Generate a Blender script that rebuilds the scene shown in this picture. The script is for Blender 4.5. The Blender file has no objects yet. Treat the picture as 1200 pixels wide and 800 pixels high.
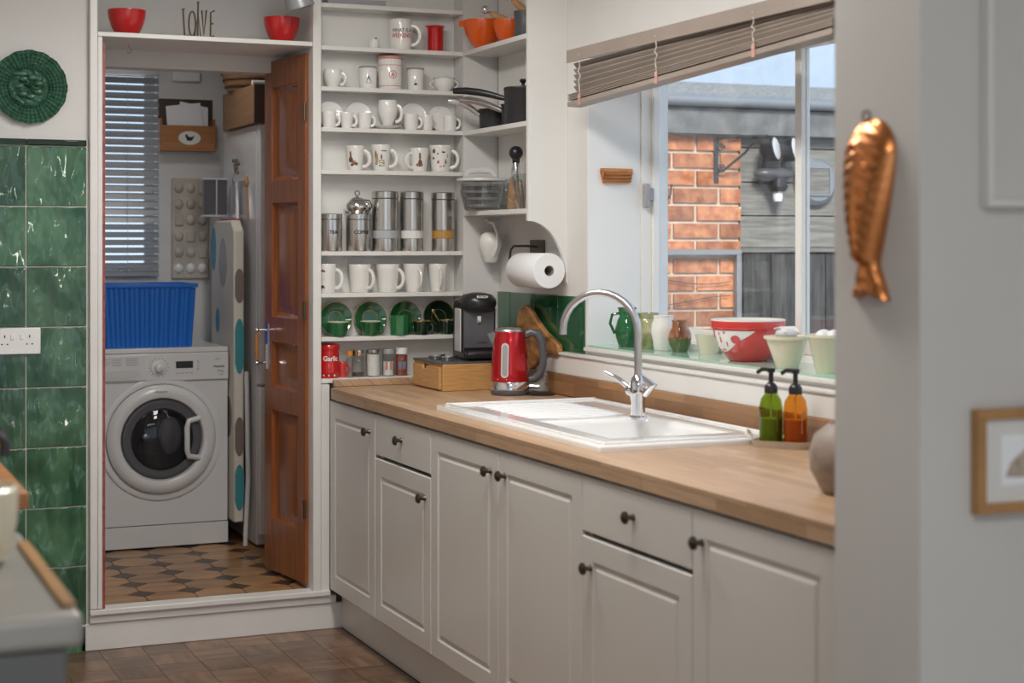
import bpy, bmesh, math, random
from math import sin, cos, pi, radians as R
random.seed(7)
scene = bpy.context.scene
COL = scene.collection

# ------------------------------------------------------------------ camera
cam_d = bpy.data.cameras.new('camera')
cam = bpy.data.objects.new('camera', cam_d)
COL.objects.link(cam)
scene.camera = cam
CAM_YAW = math.atan(835 / 1960)
cam.location = (0, 0, 1.45)
cam.rotation_euler = (R(90), 0, -CAM_YAW)
cam_d.sensor_width = 36
cam_d.lens = 36 * 1960 / 1200
cam_d.shift_y = -115 / 1200
cam_d.clip_start = 0.05
cam_d.dof.use_dof = True
cam_d.dof.focus_distance = 6.0
cam_d.dof.aperture_fstop = 3.0

# ------------------------------------------------------------------ world, light, exposure
world = bpy.data.worlds.new('sky'); scene.world = world
world.use_nodes = True
wn, wl = world.node_tree.nodes, world.node_tree.links
wn.clear()
wo = wn.new('ShaderNodeOutputWorld'); bg = wn.new('ShaderNodeBackground')
tc = wn.new('ShaderNodeTexCoord'); sep = wn.new('ShaderNodeSeparateXYZ'); ramp = wn.new('ShaderNodeValToRGB')
wl.new(tc.outputs['Generated'], sep.inputs[0]); wl.new(sep.outputs['Z'], ramp.inputs[0])
ramp.color_ramp.elements[0].position = 0.0; ramp.color_ramp.elements[0].color = (0.62, 0.74, 0.88, 1)
ramp.color_ramp.elements[1].position = 0.9; ramp.color_ramp.elements[1].color = (0.26, 0.42, 0.72, 1)
e = ramp.color_ramp.elements.new(0.2); e.color = (0.42, 0.58, 0.80, 1)
cn = wn.new('ShaderNodeTexNoise'); cn.inputs['Scale'].default_value = 2.2; cn.inputs['Detail'].default_value = 7
wl.new(tc.outputs['Generated'], cn.inputs['Vector'])
cr = wn.new('ShaderNodeValToRGB'); cr.color_ramp.elements[0].position = 0.47; cr.color_ramp.elements[1].position = 0.80
wl.new(cn.outputs['Fac'], cr.inputs[0])
cm = wn.new('ShaderNodeMix'); cm.data_type = 'RGBA'; cm.inputs[7].default_value = (1.25, 1.25, 1.22, 1)
wl.new(cr.outputs[0], cm.inputs[0]); wl.new(ramp.outputs[0], cm.inputs[6])
wl.new(cm.outputs[2], bg.inputs[0]); wl.new(bg.outputs[0], wo.inputs[0])
bg.inputs[1].default_value = 1.22
sun_d = bpy.data.lights.new('sun', 'SUN'); sun = bpy.data.objects.new('sun', sun_d); COL.objects.link(sun)
sun_d.energy = 3.9; sun_d.angle = R(18); sun_d.color = (1.0, 0.95, 0.87)
sun.rotation_euler = (R(55), 0, R(-18))
scene.view_settings.view_transform = 'Standard'
scene.view_settings.look = 'None'
scene.view_settings.gamma = 1
scene.view_settings.use_curve_mapping = False
scene.view_settings.exposure = 0.18

# ------------------------------------------------------------------ materials
def mat(name, col, rough=0.5, metal=0.0, var=0.0, vscale=8, bump=0.0, bscale=20, coat=0.0, spec=None,
        trans=0.0, stretch=None, col2=None, rnd=0.0, emit=None, detail=3, bdist=0.01, bdetail=2):
    m = bpy.data.materials.new(name); m.use_nodes = True
    n, l = m.node_tree.nodes, m.node_tree.links
    p = n['Principled BSDF']
    p.inputs['Base Color'].default_value = (*col, 1)
    p.inputs['Roughness'].default_value = rough
    p.inputs['Metallic'].default_value = metal
    p.inputs['Coat Weight'].default_value = coat
    if spec is not None: p.inputs['Specular IOR Level'].default_value = spec
    if trans: p.inputs['Transmission Weight'].default_value = trans
    if emit: p.inputs['Emission Color'].default_value = (*emit[0], 1); p.inputs['Emission Strength'].default_value = emit[1]
    tcn = None
    def coords():
        t = n.new('ShaderNodeTexCoord'); mp = n.new('ShaderNodeMapping')
        if stretch: mp.inputs['Scale'].default_value = stretch
        l.new(t.outputs['Object'], mp.inputs[0])
        oi = n.new('ShaderNodeObjectInfo'); mul = n.new('ShaderNodeVectorMath'); mul.operation = 'SCALE'
        cb = n.new('ShaderNodeCombineXYZ')
        for i in range(3): l.new(oi.outputs['Random'], cb.inputs[i])
        l.new(cb.outputs[0], mul.inputs[0]); mul.inputs['Scale'].default_value = 37.0
        l.new(mul.outputs[0], mp.inputs['Location'])
        return mp
    colsock = None
    if var or col2:
        tcn = coords()
        nz = n.new('ShaderNodeTexNoise'); nz.inputs['Scale'].default_value = vscale; nz.inputs['Detail'].default_value = detail
        l.new(tcn.outputs[0], nz.inputs['Vector'])
        rp = n.new('ShaderNodeValToRGB')
        c2 = col2 or tuple(min(1, c * (1 + var)) for c in col)
        c1 = col if col2 else tuple(c * (1 - var) for c in col)
        rp.color_ramp.elements[0].position = 0.36; rp.color_ramp.elements[0].color = (*c1, 1)
        rp.color_ramp.elements[1].position = 0.66; rp.color_ramp.elements[1].color = (*c2, 1)
        l.new(nz.outputs['Fac'], rp.inputs[0]); colsock = rp.outputs[0]
    if rnd:
        oi = n.new('ShaderNodeObjectInfo'); mr = n.new('ShaderNodeMapRange')
        mr.inputs['To Min'].default_value = 1 - rnd; mr.inputs['To Max'].default_value = 1 + rnd
        l.new(oi.outputs['Random'], mr.inputs['Value'])
        mx = n.new('ShaderNodeMix'); mx.data_type = 'RGBA'; mx.blend_type = 'MULTIPLY'; mx.inputs[0].default_value = 1
        if colsock: l.new(colsock, mx.inputs[6])
        else: mx.inputs[6].default_value = (*col, 1)
        cb = n.new('ShaderNodeCombineColor')
        for i in range(3): l.new(mr.outputs[0], cb.inputs[i])
        l.new(cb.outputs[0], mx.inputs[7]); colsock = mx.outputs[2]
    if colsock: l.new(colsock, p.inputs['Base Color'])
    if bump:
        tcb = coords()
        nb = n.new('ShaderNodeTexNoise'); nb.inputs['Scale'].default_value = bscale; nb.inputs['Detail'].default_value = bdetail
        l.new(tcb.outputs[0], nb.inputs['Vector'])
        bp = n.new('ShaderNodeBump'); bp.inputs['Strength'].default_value = bump; bp.inputs['Distance'].default_value = bdist
        l.new(nb.outputs['Fac'], bp.inputs['Height']); l.new(bp.outputs[0], p.inputs['Normal'])
    return m

def glassy(name, tint=(1, 1, 1), refl=1.0, dust=0.0, dustcol=(0.8, 0.8, 0.8), rough=0.02):
    m = bpy.data.materials.new(name); m.use_nodes = True
    n, l = m.node_tree.nodes, m.node_tree.links; n.clear()
    o = n.new('ShaderNodeOutputMaterial'); t = n.new('ShaderNodeBsdfTransparent'); g = n.new('ShaderNodeBsdfGlossy')
    t.inputs[0].default_value = (*tint, 1); g.inputs['Roughness'].default_value = rough
    fr = n.new('ShaderNodeLayerWeight'); fr.inputs[0].default_value = 0.5
    pw = n.new('ShaderNodeMath'); pw.operation = 'POWER'; pw.inputs[1].default_value = 4.0; l.new(fr.outputs['Facing'], pw.inputs[0])
    mu = n.new('ShaderNodeMath'); mu.operation = 'MULTIPLY_ADD'; mu.inputs[1].default_value = 0.9 * refl; mu.inputs[2].default_value = 0.035 * refl
    l.new(pw.outputs[0], mu.inputs[0])
    mx = n.new('ShaderNodeMixShader'); l.new(mu.outputs[0], mx.inputs[0]); l.new(t.outputs[0], mx.inputs[1]); l.new(g.outputs[0], mx.inputs[2])
    out = mx
    if dust:
        d = n.new('ShaderNodeBsdfDiffuse'); d.inputs[0].default_value = (*dustcol, 1)
        tr = n.new('ShaderNodeBsdfTranslucent'); tr.inputs[0].default_value = (*dustcol, 1)
        dd = n.new('ShaderNodeMixShader'); l.new(d.outputs[0], dd.inputs[1]); l.new(tr.outputs[0], dd.inputs[2])
        c = n.new('ShaderNodeTexCoord'); nz = n.new('ShaderNodeTexNoise'); nz.inputs['Scale'].default_value = 14; nz.inputs['Detail'].default_value = 8
        l.new(c.outputs['Object'], nz.inputs['Vector'])
        mr = n.new('ShaderNodeMapRange'); mr.inputs['From Min'].default_value = 0.35; mr.inputs['From Max'].default_value = 0.75
        mr.inputs['To Min'].default_value = 0.0; mr.inputs['To Max'].default_value = dust
        l.new(nz.outputs['Fac'], mr.inputs['Value'])
        m2 = n.new('ShaderNodeMixShader'); l.new(mr.outputs[0], m2.inputs[0]); l.new(mx.outputs[0], m2.inputs[1]); l.new(dd.outputs[0], m2.inputs[2]); out = m2
    l.new(out.outputs[0], o.inputs[0])
    return m

def staves(name, c1, c2, c3, along='Y', length=0.35, width=0.04, rough=0.35):
    """wood built of glued staves"""
    m = bpy.data.materials.new(name); m.use_nodes = True
    n, l = m.node_tree.nodes, m.node_tree.links; p = n['Principled BSDF']
    p.inputs['Roughness'].default_value = rough
    t = n.new('ShaderNodeTexCoord'); sp = n.new('ShaderNodeSeparateXYZ'); cb = n.new('ShaderNodeCombineXYZ')
    l.new(t.outputs['Object'], sp.inputs[0])
    ad = n.new('ShaderNodeMath'); l.new(sp.outputs['X'], ad.inputs[0]); l.new(sp.outputs['Z'], ad.inputs[1])
    l.new(sp.outputs['Y'], cb.inputs[0]); l.new(ad.outputs[0], cb.inputs[1])
    br = n.new('ShaderNodeTexBrick'); br.inputs['Scale'].default_value = 1
    br.inputs['Brick Width'].default_value = length; br.inputs['Row Height'].default_value = width
    br.inputs['Mortar Size'].default_value = 0.0006; br.inputs['Bias'].default_value = 0.0; br.offset = 0.37; br.offset_frequency = 2
    br.inputs['Color1'].default_value = (*c1, 1); br.inputs['Color2'].default_value = (*c2, 1); br.inputs['Mortar'].default_value = (*c3, 1)
    l.new(cb.outputs[0], br.inputs['Vector'])
    mp = n.new('ShaderNodeMapping'); mp.inputs['Scale'].default_value = (3, 40, 1); l.new(cb.outputs[0], mp.inputs[0])
    nz = n.new('ShaderNodeTexNoise'); nz.inputs['Scale'].default_value = 2.5; nz.inputs['Detail'].default_value = 6; l.new(mp.outputs[0], nz.inputs['Vector'])
    mr = n.new('ShaderNodeMapRange'); mr.inputs['To Min'].default_value = 0.72; mr.inputs['To Max'].default_value = 1.28; l.new(nz.outputs['Fac'], mr.inputs['Value'])
    cc = n.new('ShaderNodeCombineColor')
    for i in range(3): l.new(mr.outputs[0], cc.inputs[i])
    mx = n.new('ShaderNodeMix'); mx.data_type = 'RGBA'; mx.blend_type = 'MULTIPLY'; mx.inputs[0].default_value = 1
    l.new(br.outputs['Color'], mx.inputs[6]); l.new(cc.outputs[0], mx.inputs[7]); l.new(mx.outputs[2], p.inputs['Base Color'])
    return m

M = {}
M['paint'] = mat('white_gloss_paint', (0.78, 0.77, 0.74), 0.35, var=0.03, vscale=3)
M['wall'] = mat('wall_paint', (0.70, 0.69, 0.67), 0.7, var=0.03, vscale=2, bump=0.05, bscale=40)
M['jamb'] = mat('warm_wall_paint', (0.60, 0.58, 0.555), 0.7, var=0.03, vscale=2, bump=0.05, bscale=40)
M['ceil'] = mat('ceiling_paint', (0.8, 0.79, 0.77), 0.8)
M['cab'] = mat('cabinet_vinyl', (0.66, 0.64, 0.605), 0.32, var=0.02, vscale=2)
M['reveal'] = mat('window_reveal_paint', (0.84, 0.84, 0.83), 0.5)
M['upvc'] = mat('white_window_plastic', (0.85, 0.84, 0.81), 0.25)
M['ceramic'] = mat('white_glazed_ceramic', (0.82, 0.81, 0.77), 0.12, coat=0.4)
M['china'] = mat('white_bone_china', (0.84, 0.83, 0.80), 0.1, coat=0.3)
M['sink'] = mat('white_sink_ceramic', (0.86, 0.86, 0.85), 0.12, coat=0.5)
M['steel'] = mat('brushed_steel', (0.62, 0.60, 0.57), 0.24, 1.0, var=0.05, vscale=3, stretch=(40, 40, 1))
M['chrome'] = mat('chrome', (0.8, 0.8, 0.82), 0.06, 1.0)
M['satin'] = mat('satin_steel', (0.62, 0.62, 0.64), 0.3, 1.0)
M['dkmetal'] = mat('dark_bronze', (0.10, 0.085, 0.07), 0.3, 0.9)
M['black'] = mat('black_plastic', (0.018, 0.018, 0.02), 0.28)
M['blackmatt'] = mat('black_nonstick', (0.03, 0.03, 0.032), 0.45)
M['dgrey'] = mat('dark_grey_plastic', (0.09, 0.09, 0.10), 0.3)
M['grey'] = mat('grey_plastic', (0.35, 0.35, 0.36), 0.35)
M['lgrey'] = mat('light_grey_plastic', (0.62, 0.62, 0.62), 0.35)
M['appl'] = mat('white_appliance_enamel', (0.70, 0.70, 0.70), 0.22)
M['red'] = mat('red_enamel', (0.55, 0.012, 0.012), 0.16, coat=0.5)
M['redbowl'] = mat('red_ceramic', (0.68, 0.055, 0.05), 0.14, coat=0.5)
M['kettle'] = mat('red_metallic', (0.56, 0.01, 0.02), 0.18, 0.55, coat=0.6)
M['orange'] = mat('orange_enamel', (0.75, 0.11, 0.01), 0.25, coat=0.3)
M['oak'] = staves('worktop_staves', (0.52, 0.345, 0.215), (0.40, 0.25, 0.145), (0.22, 0.12, 0.06), rough=0.40)
M['oakedge'] = staves('upstand_staves', (0.40, 0.215, 0.10), (0.24, 0.12, 0.055), (0.16, 0.08, 0.035), length=0.3, width=0.05)
M['door'] = mat('varnished_wood', (0.24, 0.075, 0.022), 0.25, col2=(0.33, 0.105, 0.03), vscale=6, stretch=(8, 8, 0.6), coat=0.1)
M['bamboo'] = mat('bamboo', (0.52, 0.28, 0.10), 0.4, col2=(0.62, 0.36, 0.14), vscale=5, stretch=(3, 3, 30))
M['olive'] = mat('olive_wood', (0.46, 0.23, 0.08), 0.4, col2=(0.17, 0.07, 0.025), vscale=9, stretch=(6, 1.6, 4.5), detail=6)
M['pine'] = mat('pine', (0.46, 0.20, 0.07), 0.4, col2=(0.38, 0.15, 0.045), vscale=4, stretch=(1, 6, 20))
M['boxwood'] = mat('plywood_box', (0.24, 0.12, 0.05), 0.6, col2=(0.30, 0.16, 0.07), vscale=4, stretch=(2, 1, 12))
M['wooddark'] = mat('dark_wood', (0.07, 0.035, 0.02), 0.5)  # also stands in for shade: corner gap strip, unlit box ends
M['handlewood'] = mat('pale_handle_wood', (0.50, 0.28, 0.12), 0.45, var=0.15, vscale=20)
M['tileG'] = mat('green_handmade_glaze', (0.016, 0.085, 0.038), 0.14, col2=(0.07, 0.17, 0.085), vscale=6, bump=1.0, bscale=8, bdist=0.06, bdetail=1.5, coat=0.5, rnd=0.22, stretch=(1.6, 1, 0.8))
M['tileG2'] = mat('green_glaze_flat', (0.012, 0.085, 0.035), 0.10, col2=(0.025, 0.12, 0.05), vscale=4, bump=0.06, bscale=12, coat=0.6, rnd=0.15)
M['grout'] = mat('grout', (0.62, 0.61, 0.57), 0.9)
M['floor'] = mat('brown_floor_tile', (0.12, 0.066, 0.040), 0.30, col2=(0.24, 0.14, 0.085), vscale=5, stretch=(1.2, 6, 1), rnd=0.28, bump=0.04)
M['floorjoint'] = mat('floor_joint', (0.075, 0.045, 0.03), 0.6)
M['octo'] = mat('tan_octagon_vinyl', (0.26, 0.13, 0.052), 0.3, col2=(0.44, 0.24, 0.10), vscale=4, stretch=(1.2, 5, 1), rnd=0.2)
M['octodark'] = mat('dark_inset_vinyl', (0.055, 0.033, 0.024), 0.35, var=0.3, vscale=30)
M['green'] = mat('green_glazed_pottery', (0.012, 0.09, 0.03), 0.08, col2=(0.02, 0.14, 0.05), vscale=10, coat=0.6)
M['greenL'] = mat('mid_green_pottery', (0.03, 0.17, 0.06), 0.12, coat=0.5)
M['greendk'] = mat('very_dark_green_pottery', (0.008, 0.025, 0.014), 0.08, coat=0.6)
M['cabbage'] = mat('green_majolica', (0.028, 0.098, 0.06), 0.28, col2=(0.058, 0.16, 0.10), vscale=40, coat=0.3)
M['gold'] = mat('gilt_rim', (0.55, 0.36, 0.12), 0.25, 0.8)
M['cream'] = mat('cream_pottery', (0.74, 0.69, 0.53), 0.25, coat=0.3)
M['creamgreen'] = mat('cream_green_glaze', (0.62, 0.57, 0.36), 0.15, col2=(0.16, 0.20, 0.06), vscale=14, coat=0.5)
M['brownglaze'] = mat('brown_glaze', (0.20, 0.055, 0.02), 0.12, col2=(0.55, 0.27, 0.12), vscale=18, coat=0.6)
M['olivegreen'] = mat('olive_green_glaze', (0.09, 0.14, 0.045), 0.12, coat=0.6)
M['copper'] = mat('copper', (0.62, 0.24, 0.085), 0.27, 1.0, var=0.12, vscale=14)
M['amber'] = glassy('amber_glass', (0.88, 0.52, 0.14), 0.9)
M['greengl'] = glassy('green_glass', (0.45, 0.55, 0.12), 0.9)
M['clear'] = glassy('clear_glass', (0.90, 0.92, 0.92), 2.2)
M['amberliq'] = mat('amber_soap', (0.34, 0.13, 0.012), 0.3)
M['greenliq'] = mat('green_soap', (0.33, 0.36, 0.03), 0.3)
M['smoke'] = glassy('tinted_door_glass', (0.45, 0.45, 0.47), 1.0)
M['pane'] = glassy('window_glass', (0.98, 0.985, 0.985), 0.7, dust=0.05)
M['sillglass'] = mat('pale_green_sill_glaze', (0.40, 0.60, 0.48), 0.22, coat=0.6)
M['blind'] = mat('taupe_slat', (0.33, 0.275, 0.235), 0.35, var=0.08, vscale=3, stretch=(1, 1, 1))
M['slat'] = mat('grey_metal_slat', (0.40, 0.41, 0.43), 0.35, 0.4)
M['cord'] = mat('blind_cord', (0.62, 0.58, 0.52), 0.8)
M['pink'] = mat('pink_tape', (0.52, 0.30, 0.25), 0.7)
M['paper'] = mat('paper', (0.86, 0.87, 0.89), 0.9, bump=0.1, bscale=120)
M['card'] = mat('cardboard_core', (0.40, 0.34, 0.28), 0.9)
M['blue'] = mat('blue_plastic', (0.008, 0.14, 0.56), 0.28)
M['brick'] = mat('red_brick', (0.36, 0.125, 0.06), 0.85, col2=(0.62, 0.27, 0.13), vscale=18, rnd=0.32, bump=0.5, bscale=60)
M['mortar'] = mat('mortar', (0.66, 0.55, 0.43), 0.95, var=0.1, vscale=40)
M['shed'] = mat('weathered_board', (0.16, 0.155, 0.14), 0.85, col2=(0.27, 0.26, 0.235), vscale=5, stretch=(1, 8, 14), rnd=0.12, bump=0.3, bscale=20)
M['sheddoor'] = mat('dark_weathered_board', (0.035, 0.035, 0.034), 0.85, col2=(0.085, 0.083, 0.08), vscale=5, stretch=(14, 8, 1), rnd=0.2, bump=0.3, bscale=20)
M['fascia'] = mat('grey_fascia', (0.13, 0.135, 0.135), 0.7, col2=(0.22, 0.225, 0.225), vscale=12, rnd=0.1)
M['felt'] = mat('roof_felt', (0.26, 0.27, 0.26), 0.95, var=0.25, vscale=60, bump=0.4, bscale=80)
M['concrete'] = mat('concrete', (0.35, 0.34, 0.32), 0.9, var=0.1)
M['iron'] = mat('wrought_iron', (0.05, 0.055, 0.06), 0.5, 0.4)
M['galv'] = mat('galvanised_steel', (0.30, 0.32, 0.34), 0.5, 0.5)
M['redtrim'] = mat('red_edge_paint', (0.30, 0.075, 0.06), 0.5, var=0.3, vscale=40)
M['inkblack'] = mat('black_print', (0.02, 0.02, 0.022), 0.4)
M['inkred'] = mat('red_print', (0.45, 0.03, 0.03), 0.4)
M['inkblue'] = mat('blue_grey_print', (0.14, 0.17, 0.24), 0.4)
M['inkbrown'] = mat('brown_print', (0.16, 0.09, 0.04), 0.4)
M['inktan'] = mat('tan_print', (0.42, 0.33, 0.18), 0.4)
M['inkgreen'] = mat('green_print', (0.06, 0.14, 0.05), 0.4)
M['inkwhite'] = mat('white_print', (0.85, 0.85, 0.83), 0.4)
M['inkgrey'] = mat('grey_print', (0.32, 0.32, 0.33), 0.4)
M['pinkline'] = mat('salmon_print', (0.62, 0.28, 0.24), 0.4)
M['ironcloth'] = mat('cream_cotton', (0.66, 0.62, 0.54), 0.9)
M['teal'] = mat('teal_print', (0.05, 0.26, 0.28), 0.8)
M['sky_print'] = mat('blue_print', (0.12, 0.32, 0.42), 0.8)
M['taupe'] = mat('taupe_print', (0.20, 0.16, 0.14), 0.8)
M['redcloth'] = mat('red_cotton', (0.35, 0.02, 0.03), 0.9)
M['eggtray'] = mat('aged_cream_plastic', (0.52, 0.47, 0.40), 0.45, var=0.15, vscale=10)
M['salt'] = mat('white_grains', (0.82, 0.81, 0.78), 0.9)
M['pepper'] = mat('dark_spice', (0.10, 0.06, 0.05), 0.9)
M['paprika'] = mat('red_spice', (0.33, 0.06, 0.02), 0.8)
M['cooker'] = mat('grey_stainless_top', (0.34, 0.325, 0.30), 0.4, 0.2, var=0.05, vscale=4)
M['cookerbody'] = mat('dark_grey_enamel', (0.13, 0.13, 0.125), 0.35, 0.3)
M['carpet'] = mat('grey_carpet', (0.36, 0.35, 0.34), 0.95, var=0.1, vscale=60)
M['bronze'] = mat('aged_bronze', (0.22, 0.17, 0.12), 0.35, 0.8)
M['stone'] = mat('speckled_stone_pot', (0.30, 0.24, 0.20), 0.5, var=0.15, vscale=30)
M['tray'] = mat('beige_tray', (0.48, 0.39, 0.31), 0.5, var=0.06, vscale=20)
M['cork'] = mat('cork', (0.36, 0.21, 0.11), 0.9, var=0.2, vscale=50)
M['art'] = mat('brown_sketch', (0.36, 0.27, 0.20), 0.9, col2=(0.62, 0.56, 0.48), vscale=25)
M['mount'] = mat('picture_mount', (0.72, 0.70, 0.66), 0.9)
M['teak'] = mat('teak_frame', (0.42, 0.22, 0.08), 0.45, var=0.15, vscale=8)
M['yellow'] = mat('orange_yellow_lid', (0.70, 0.27, 0.03), 0.4)
M['spice'] = mat('blue_label', (0.20, 0.27, 0.42), 0.5)
M['lamp'] = mat('grey_lamp_metal', (0.36, 0.37, 0.38), 0.35, 0.3)

# ------------------------------------------------------------------ mesh helpers
class B:
    def __init__(s): s.v = []; s.f = []
    def add(s, vs, fs):
        o = len(s.v); s.v += [tuple(v) for v in vs]; s.f += [tuple(i + o for i in f) for f in fs]; return s
    def box(s, x0, x1, y0, y1, z0, z1):
        return s.add([(x0, y0, z0), (x1, y0, z0), (x1, y1, z0), (x0, y1, z0), (x0, y0, z1), (x1, y0, z1), (x1, y1, z1), (x0, y1, z1)],
                     [(3, 2, 1, 0), (4, 5, 6, 7), (0, 1, 5, 4), (1, 2, 6, 5), (2, 3, 7, 6), (3, 0, 4, 7)])
    def lathe(s, prof, c=(0, 0, 0), n=28, axis='z', sc=(1, 1)):
        def P(r, h, t):
            a, b = r * cos(t) * sc[0], r * sin(t) * sc[1]
            if axis == 'z': p = (a, b, h)
            elif axis == 'x': p = (h, a, b)
            else: p = (b, h, a)
            return (p[0] + c[0], p[1] + c[1], p[2] + c[2])
        vs, fs, rings = [], [], []
        for r, h in prof:
            if r < 1e-6: rings.append([len(vs)]); vs.append(P(0, h, 0))
            else:
                rings.append(list(range(len(vs), len(vs) + n)))
                vs += [P(r, h, 2 * pi * i / n) for i in range(n)]
        for A, D in zip(rings, rings[1:]):
            for i in range(n):
                j = (i + 1) % n
                if len(A) == 1 and len(D) == 1: continue
                if len(A) == 1: fs.append((A[0], D[j], D[i]))
                elif len(D) == 1: fs.append((A[i], A[j], D[0]))
                else: fs.append((A[i], A[j], D[j], D[i]))
        return s.add(vs, fs)
    def tube(s, pts, r, n=8, closed=False, flat=1.0):
        pts = [tuple(map(float, p)) for p in pts]; N = len(pts)
        rr = r if isinstance(r, (list, tuple)) else [r] * N
        import mathutils
        V = mathutils.Vector
        P = [V(p) for p in pts]; vs, fs = [], []
        def tan(i):
            if closed: return (P[(i + 1) % N] - P[i - 1]).normalized()
            a = P[max(i - 1, 0)]; b = P[min(i + 1, N - 1)]
            return (b - a).normalized()
        t0 = tan(0); up = V((0, 0, 1)) if abs(t0.z) < 0.9 else V((1, 0, 0))
        nx = t0.cross(up).normalized()
        for i in range(N):
            t = tan(i); nx = (nx - t * nx.dot(t)).normalized(); ny = t.cross(nx)
            for k in range(n):
                a = 2 * pi * k / n
                vs.append(P[i] + nx * cos(a) * rr[i] + ny * sin(a) * rr[i] * flat)
        for i in range(N if closed else N - 1):
            for k in range(n):
                a = i * n + k; b = i * n + (k + 1) % n; j = (i + 1) % N
                fs.append((a, b, j * n + (k + 1) % n, j * n + k))
        if not closed:
            fs.append(tuple(range(n))[::-1]); fs.append(tuple((N - 1) * n + k for k in range(n)))
        return s.add(vs, fs)
    def prism(s, poly, a, b, axis='x'):
        """poly in the two other axes, in cyclic order"""
        def P(p, h):
            return (h, p[0], p[1]) if axis == 'x' else (p[0], h, p[1]) if axis == 'y' else (p[0], p[1], h)
        n = len(poly)
        vs = [P(p, a) for p in poly] + [P(p, b) for p in poly]
        fs = [tuple(range(n))[::-1], tuple(range(n, 2 * n))] + [(i, (i + 1) % n, n + (i + 1) % n, n + i) for i in range(n)]
        return s.add(vs, fs)
    def ball(s, c, r, n=16, m=10):
        rx, ry, rz = r if isinstance(r, (list, tuple)) else (r, r, r)
        prof = [(sin(pi * i / m), -cos(pi * i / m)) for i in range(m + 1)]
        o = len(s.v); s.lathe(prof, n=n)
        for i in range(o, len(s.v)):
            v = s.v[i]; s.v[i] = (v[0] * rx + c[0], v[1] * ry + c[1], v[2] * rz + c[2])
        return s
    def panel(s, w, h, t, rings):
        """slab facing -x: y 0..w, z 0..h; rings = (inset, depth)"""
        vs, fs = [], []
        for ins, d in rings:
            vs += [(d, ins, ins), (d, w - ins, ins), (d, w - ins, h - ins), (d, ins, h - ins)]
        for k in range(len(rings) - 1):
            for i in range(4):
                j = (i + 1) % 4
                fs.append((k * 4 + i, (k + 1) * 4 + i, (k + 1) * 4 + j, k * 4 + j))
        L = (len(rings) - 1) * 4; fs.append((L, L + 3, L + 2, L + 1))
        o = len(vs); vs += [(t, 0, 0), (t, w, 0), (t, w, h), (t, 0, h)]
        for i in range(4):
            j = (i + 1) % 4; fs.append((i, j, o + j, o + i))
        fs.append((o, o + 1, o + 2, o + 3))
        return s.add(vs, fs)
    def rot(s, ang, axis='z', c=(0, 0, 0), start=0):
        ca, sa = cos(ang), sin(ang)
        for i in range(start, len(s.v)):
            x, y, z = (s.v[i][k] - c[k] for k in range(3))
            if axis == 'z': x, y = x * ca - y * sa, x * sa + y * ca
            elif axis == 'x': y, z = y * ca - z * sa, y * sa + z * ca
            else: z, x = z * ca - x * sa, z * sa + x * ca
            s.v[i] = (x + c[0], y + c[1], z + c[2])
        return s
    def move(s, d, start=0):
        for i in range(start, len(s.v)): s.v[i] = tuple(s.v[i][k] + d[k] for k in range(3))
        return s
    def mesh(s, name, m, smooth=40):
        me = bpy.data.meshes.new(name); me.from_pydata(s.v, [], s.f); me.update()
        bm = bmesh.new(); bm.from_mesh(me); bmesh.ops.recalc_face_normals(bm, faces=bm.faces); bm.to_mesh(me); bm.free()
        if m: me.materials.append(M[m] if isinstance(m, str) else m)
        if smooth:
            me.polygons.foreach_set('use_smooth', [True] * len(me.polygons)); me.set_sharp_from_angle(angle=R(smooth))
        return me
    def build(s, name, m, parent=None, loc=(0, 0, 0), rot=(0, 0, 0), bevel=0, seg=2, smooth=40, label=None):
        o = bpy.data.objects.new(name, s.mesh(name, m, smooth)); COL.objects.link(o)
        o.location = loc; o.rotation_euler = rot
        if parent: o.parent = parent
        if bevel:
            bv = o.modifiers.new('bevel', 'BEVEL'); bv.width = bevel; bv.segments = seg; bv.limit_method = 'ANGLE'; bv.angle_limit = R(40)
        if label: o['label'] = label
        return o

def tag(o, label, cat, group=None):
    o['label'] = label; o['category'] = cat
    if group: o['group'] = group
    return o
def thing(name, label, cat, loc=(0, 0, 0), rz=0, group=None):
    o = bpy.data.objects.new(name, None); COL.objects.link(o); o.empty_display_size = 0.05
    o.location = loc; o.rotation_euler = (0, 0, rz)
    return tag(o, label, cat, group)
def struct(o, label=None, cat=None):
    o['kind'] = 'structure'
    if label: o['label'] = label
    if cat: o['category'] = cat
    return o
def share(src, parent, loc, rot=(0, 0, 0), name=None, mesh=None):
    o = bpy.data.objects.new(name or src.name.split('.')[0], mesh or src.data); COL.objects.link(o)
    o.parent = parent; o.location = loc; o.rotation_euler = rot
    return o
def text_polys(body, size, bold=0.028):
    cu = bpy.data.curves.new('t', 'FONT'); cu.body = body; cu.size = size; cu.align_x = 'CENTER'; cu.resolution_u = 3; cu.offset = size * bold
    o = bpy.data.objects.new('t', cu); COL.objects.link(o)
    dg = bpy.context.evaluated_depsgraph_get(); dg.update()
    me = bpy.data.meshes.new_from_object(o.evaluated_get(dg))
    vs = [(v.co.x, v.co.y) for v in me.vertices]; fs = [tuple(p.vertices) for p in me.polygons]
    bpy.data.objects.remove(o); bpy.data.curves.remove(cu); bpy.data.meshes.remove(me)
    return vs, fs
def wrap(polys, rfun, ang, z0, off=0.0007, sx=1.0):
    """lay flat print (x, z) onto a round wall at azimuth ang"""
    vs, fs = polys; b = B(); out = []
    for x, z in vs:
        r = rfun(z0 + z); t = ang + x * sx / max(r, .01)
        out.append(((r + off) * cos(t), (r + off) * sin(t), z0 + z))
    return b.add(out, fs)
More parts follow.
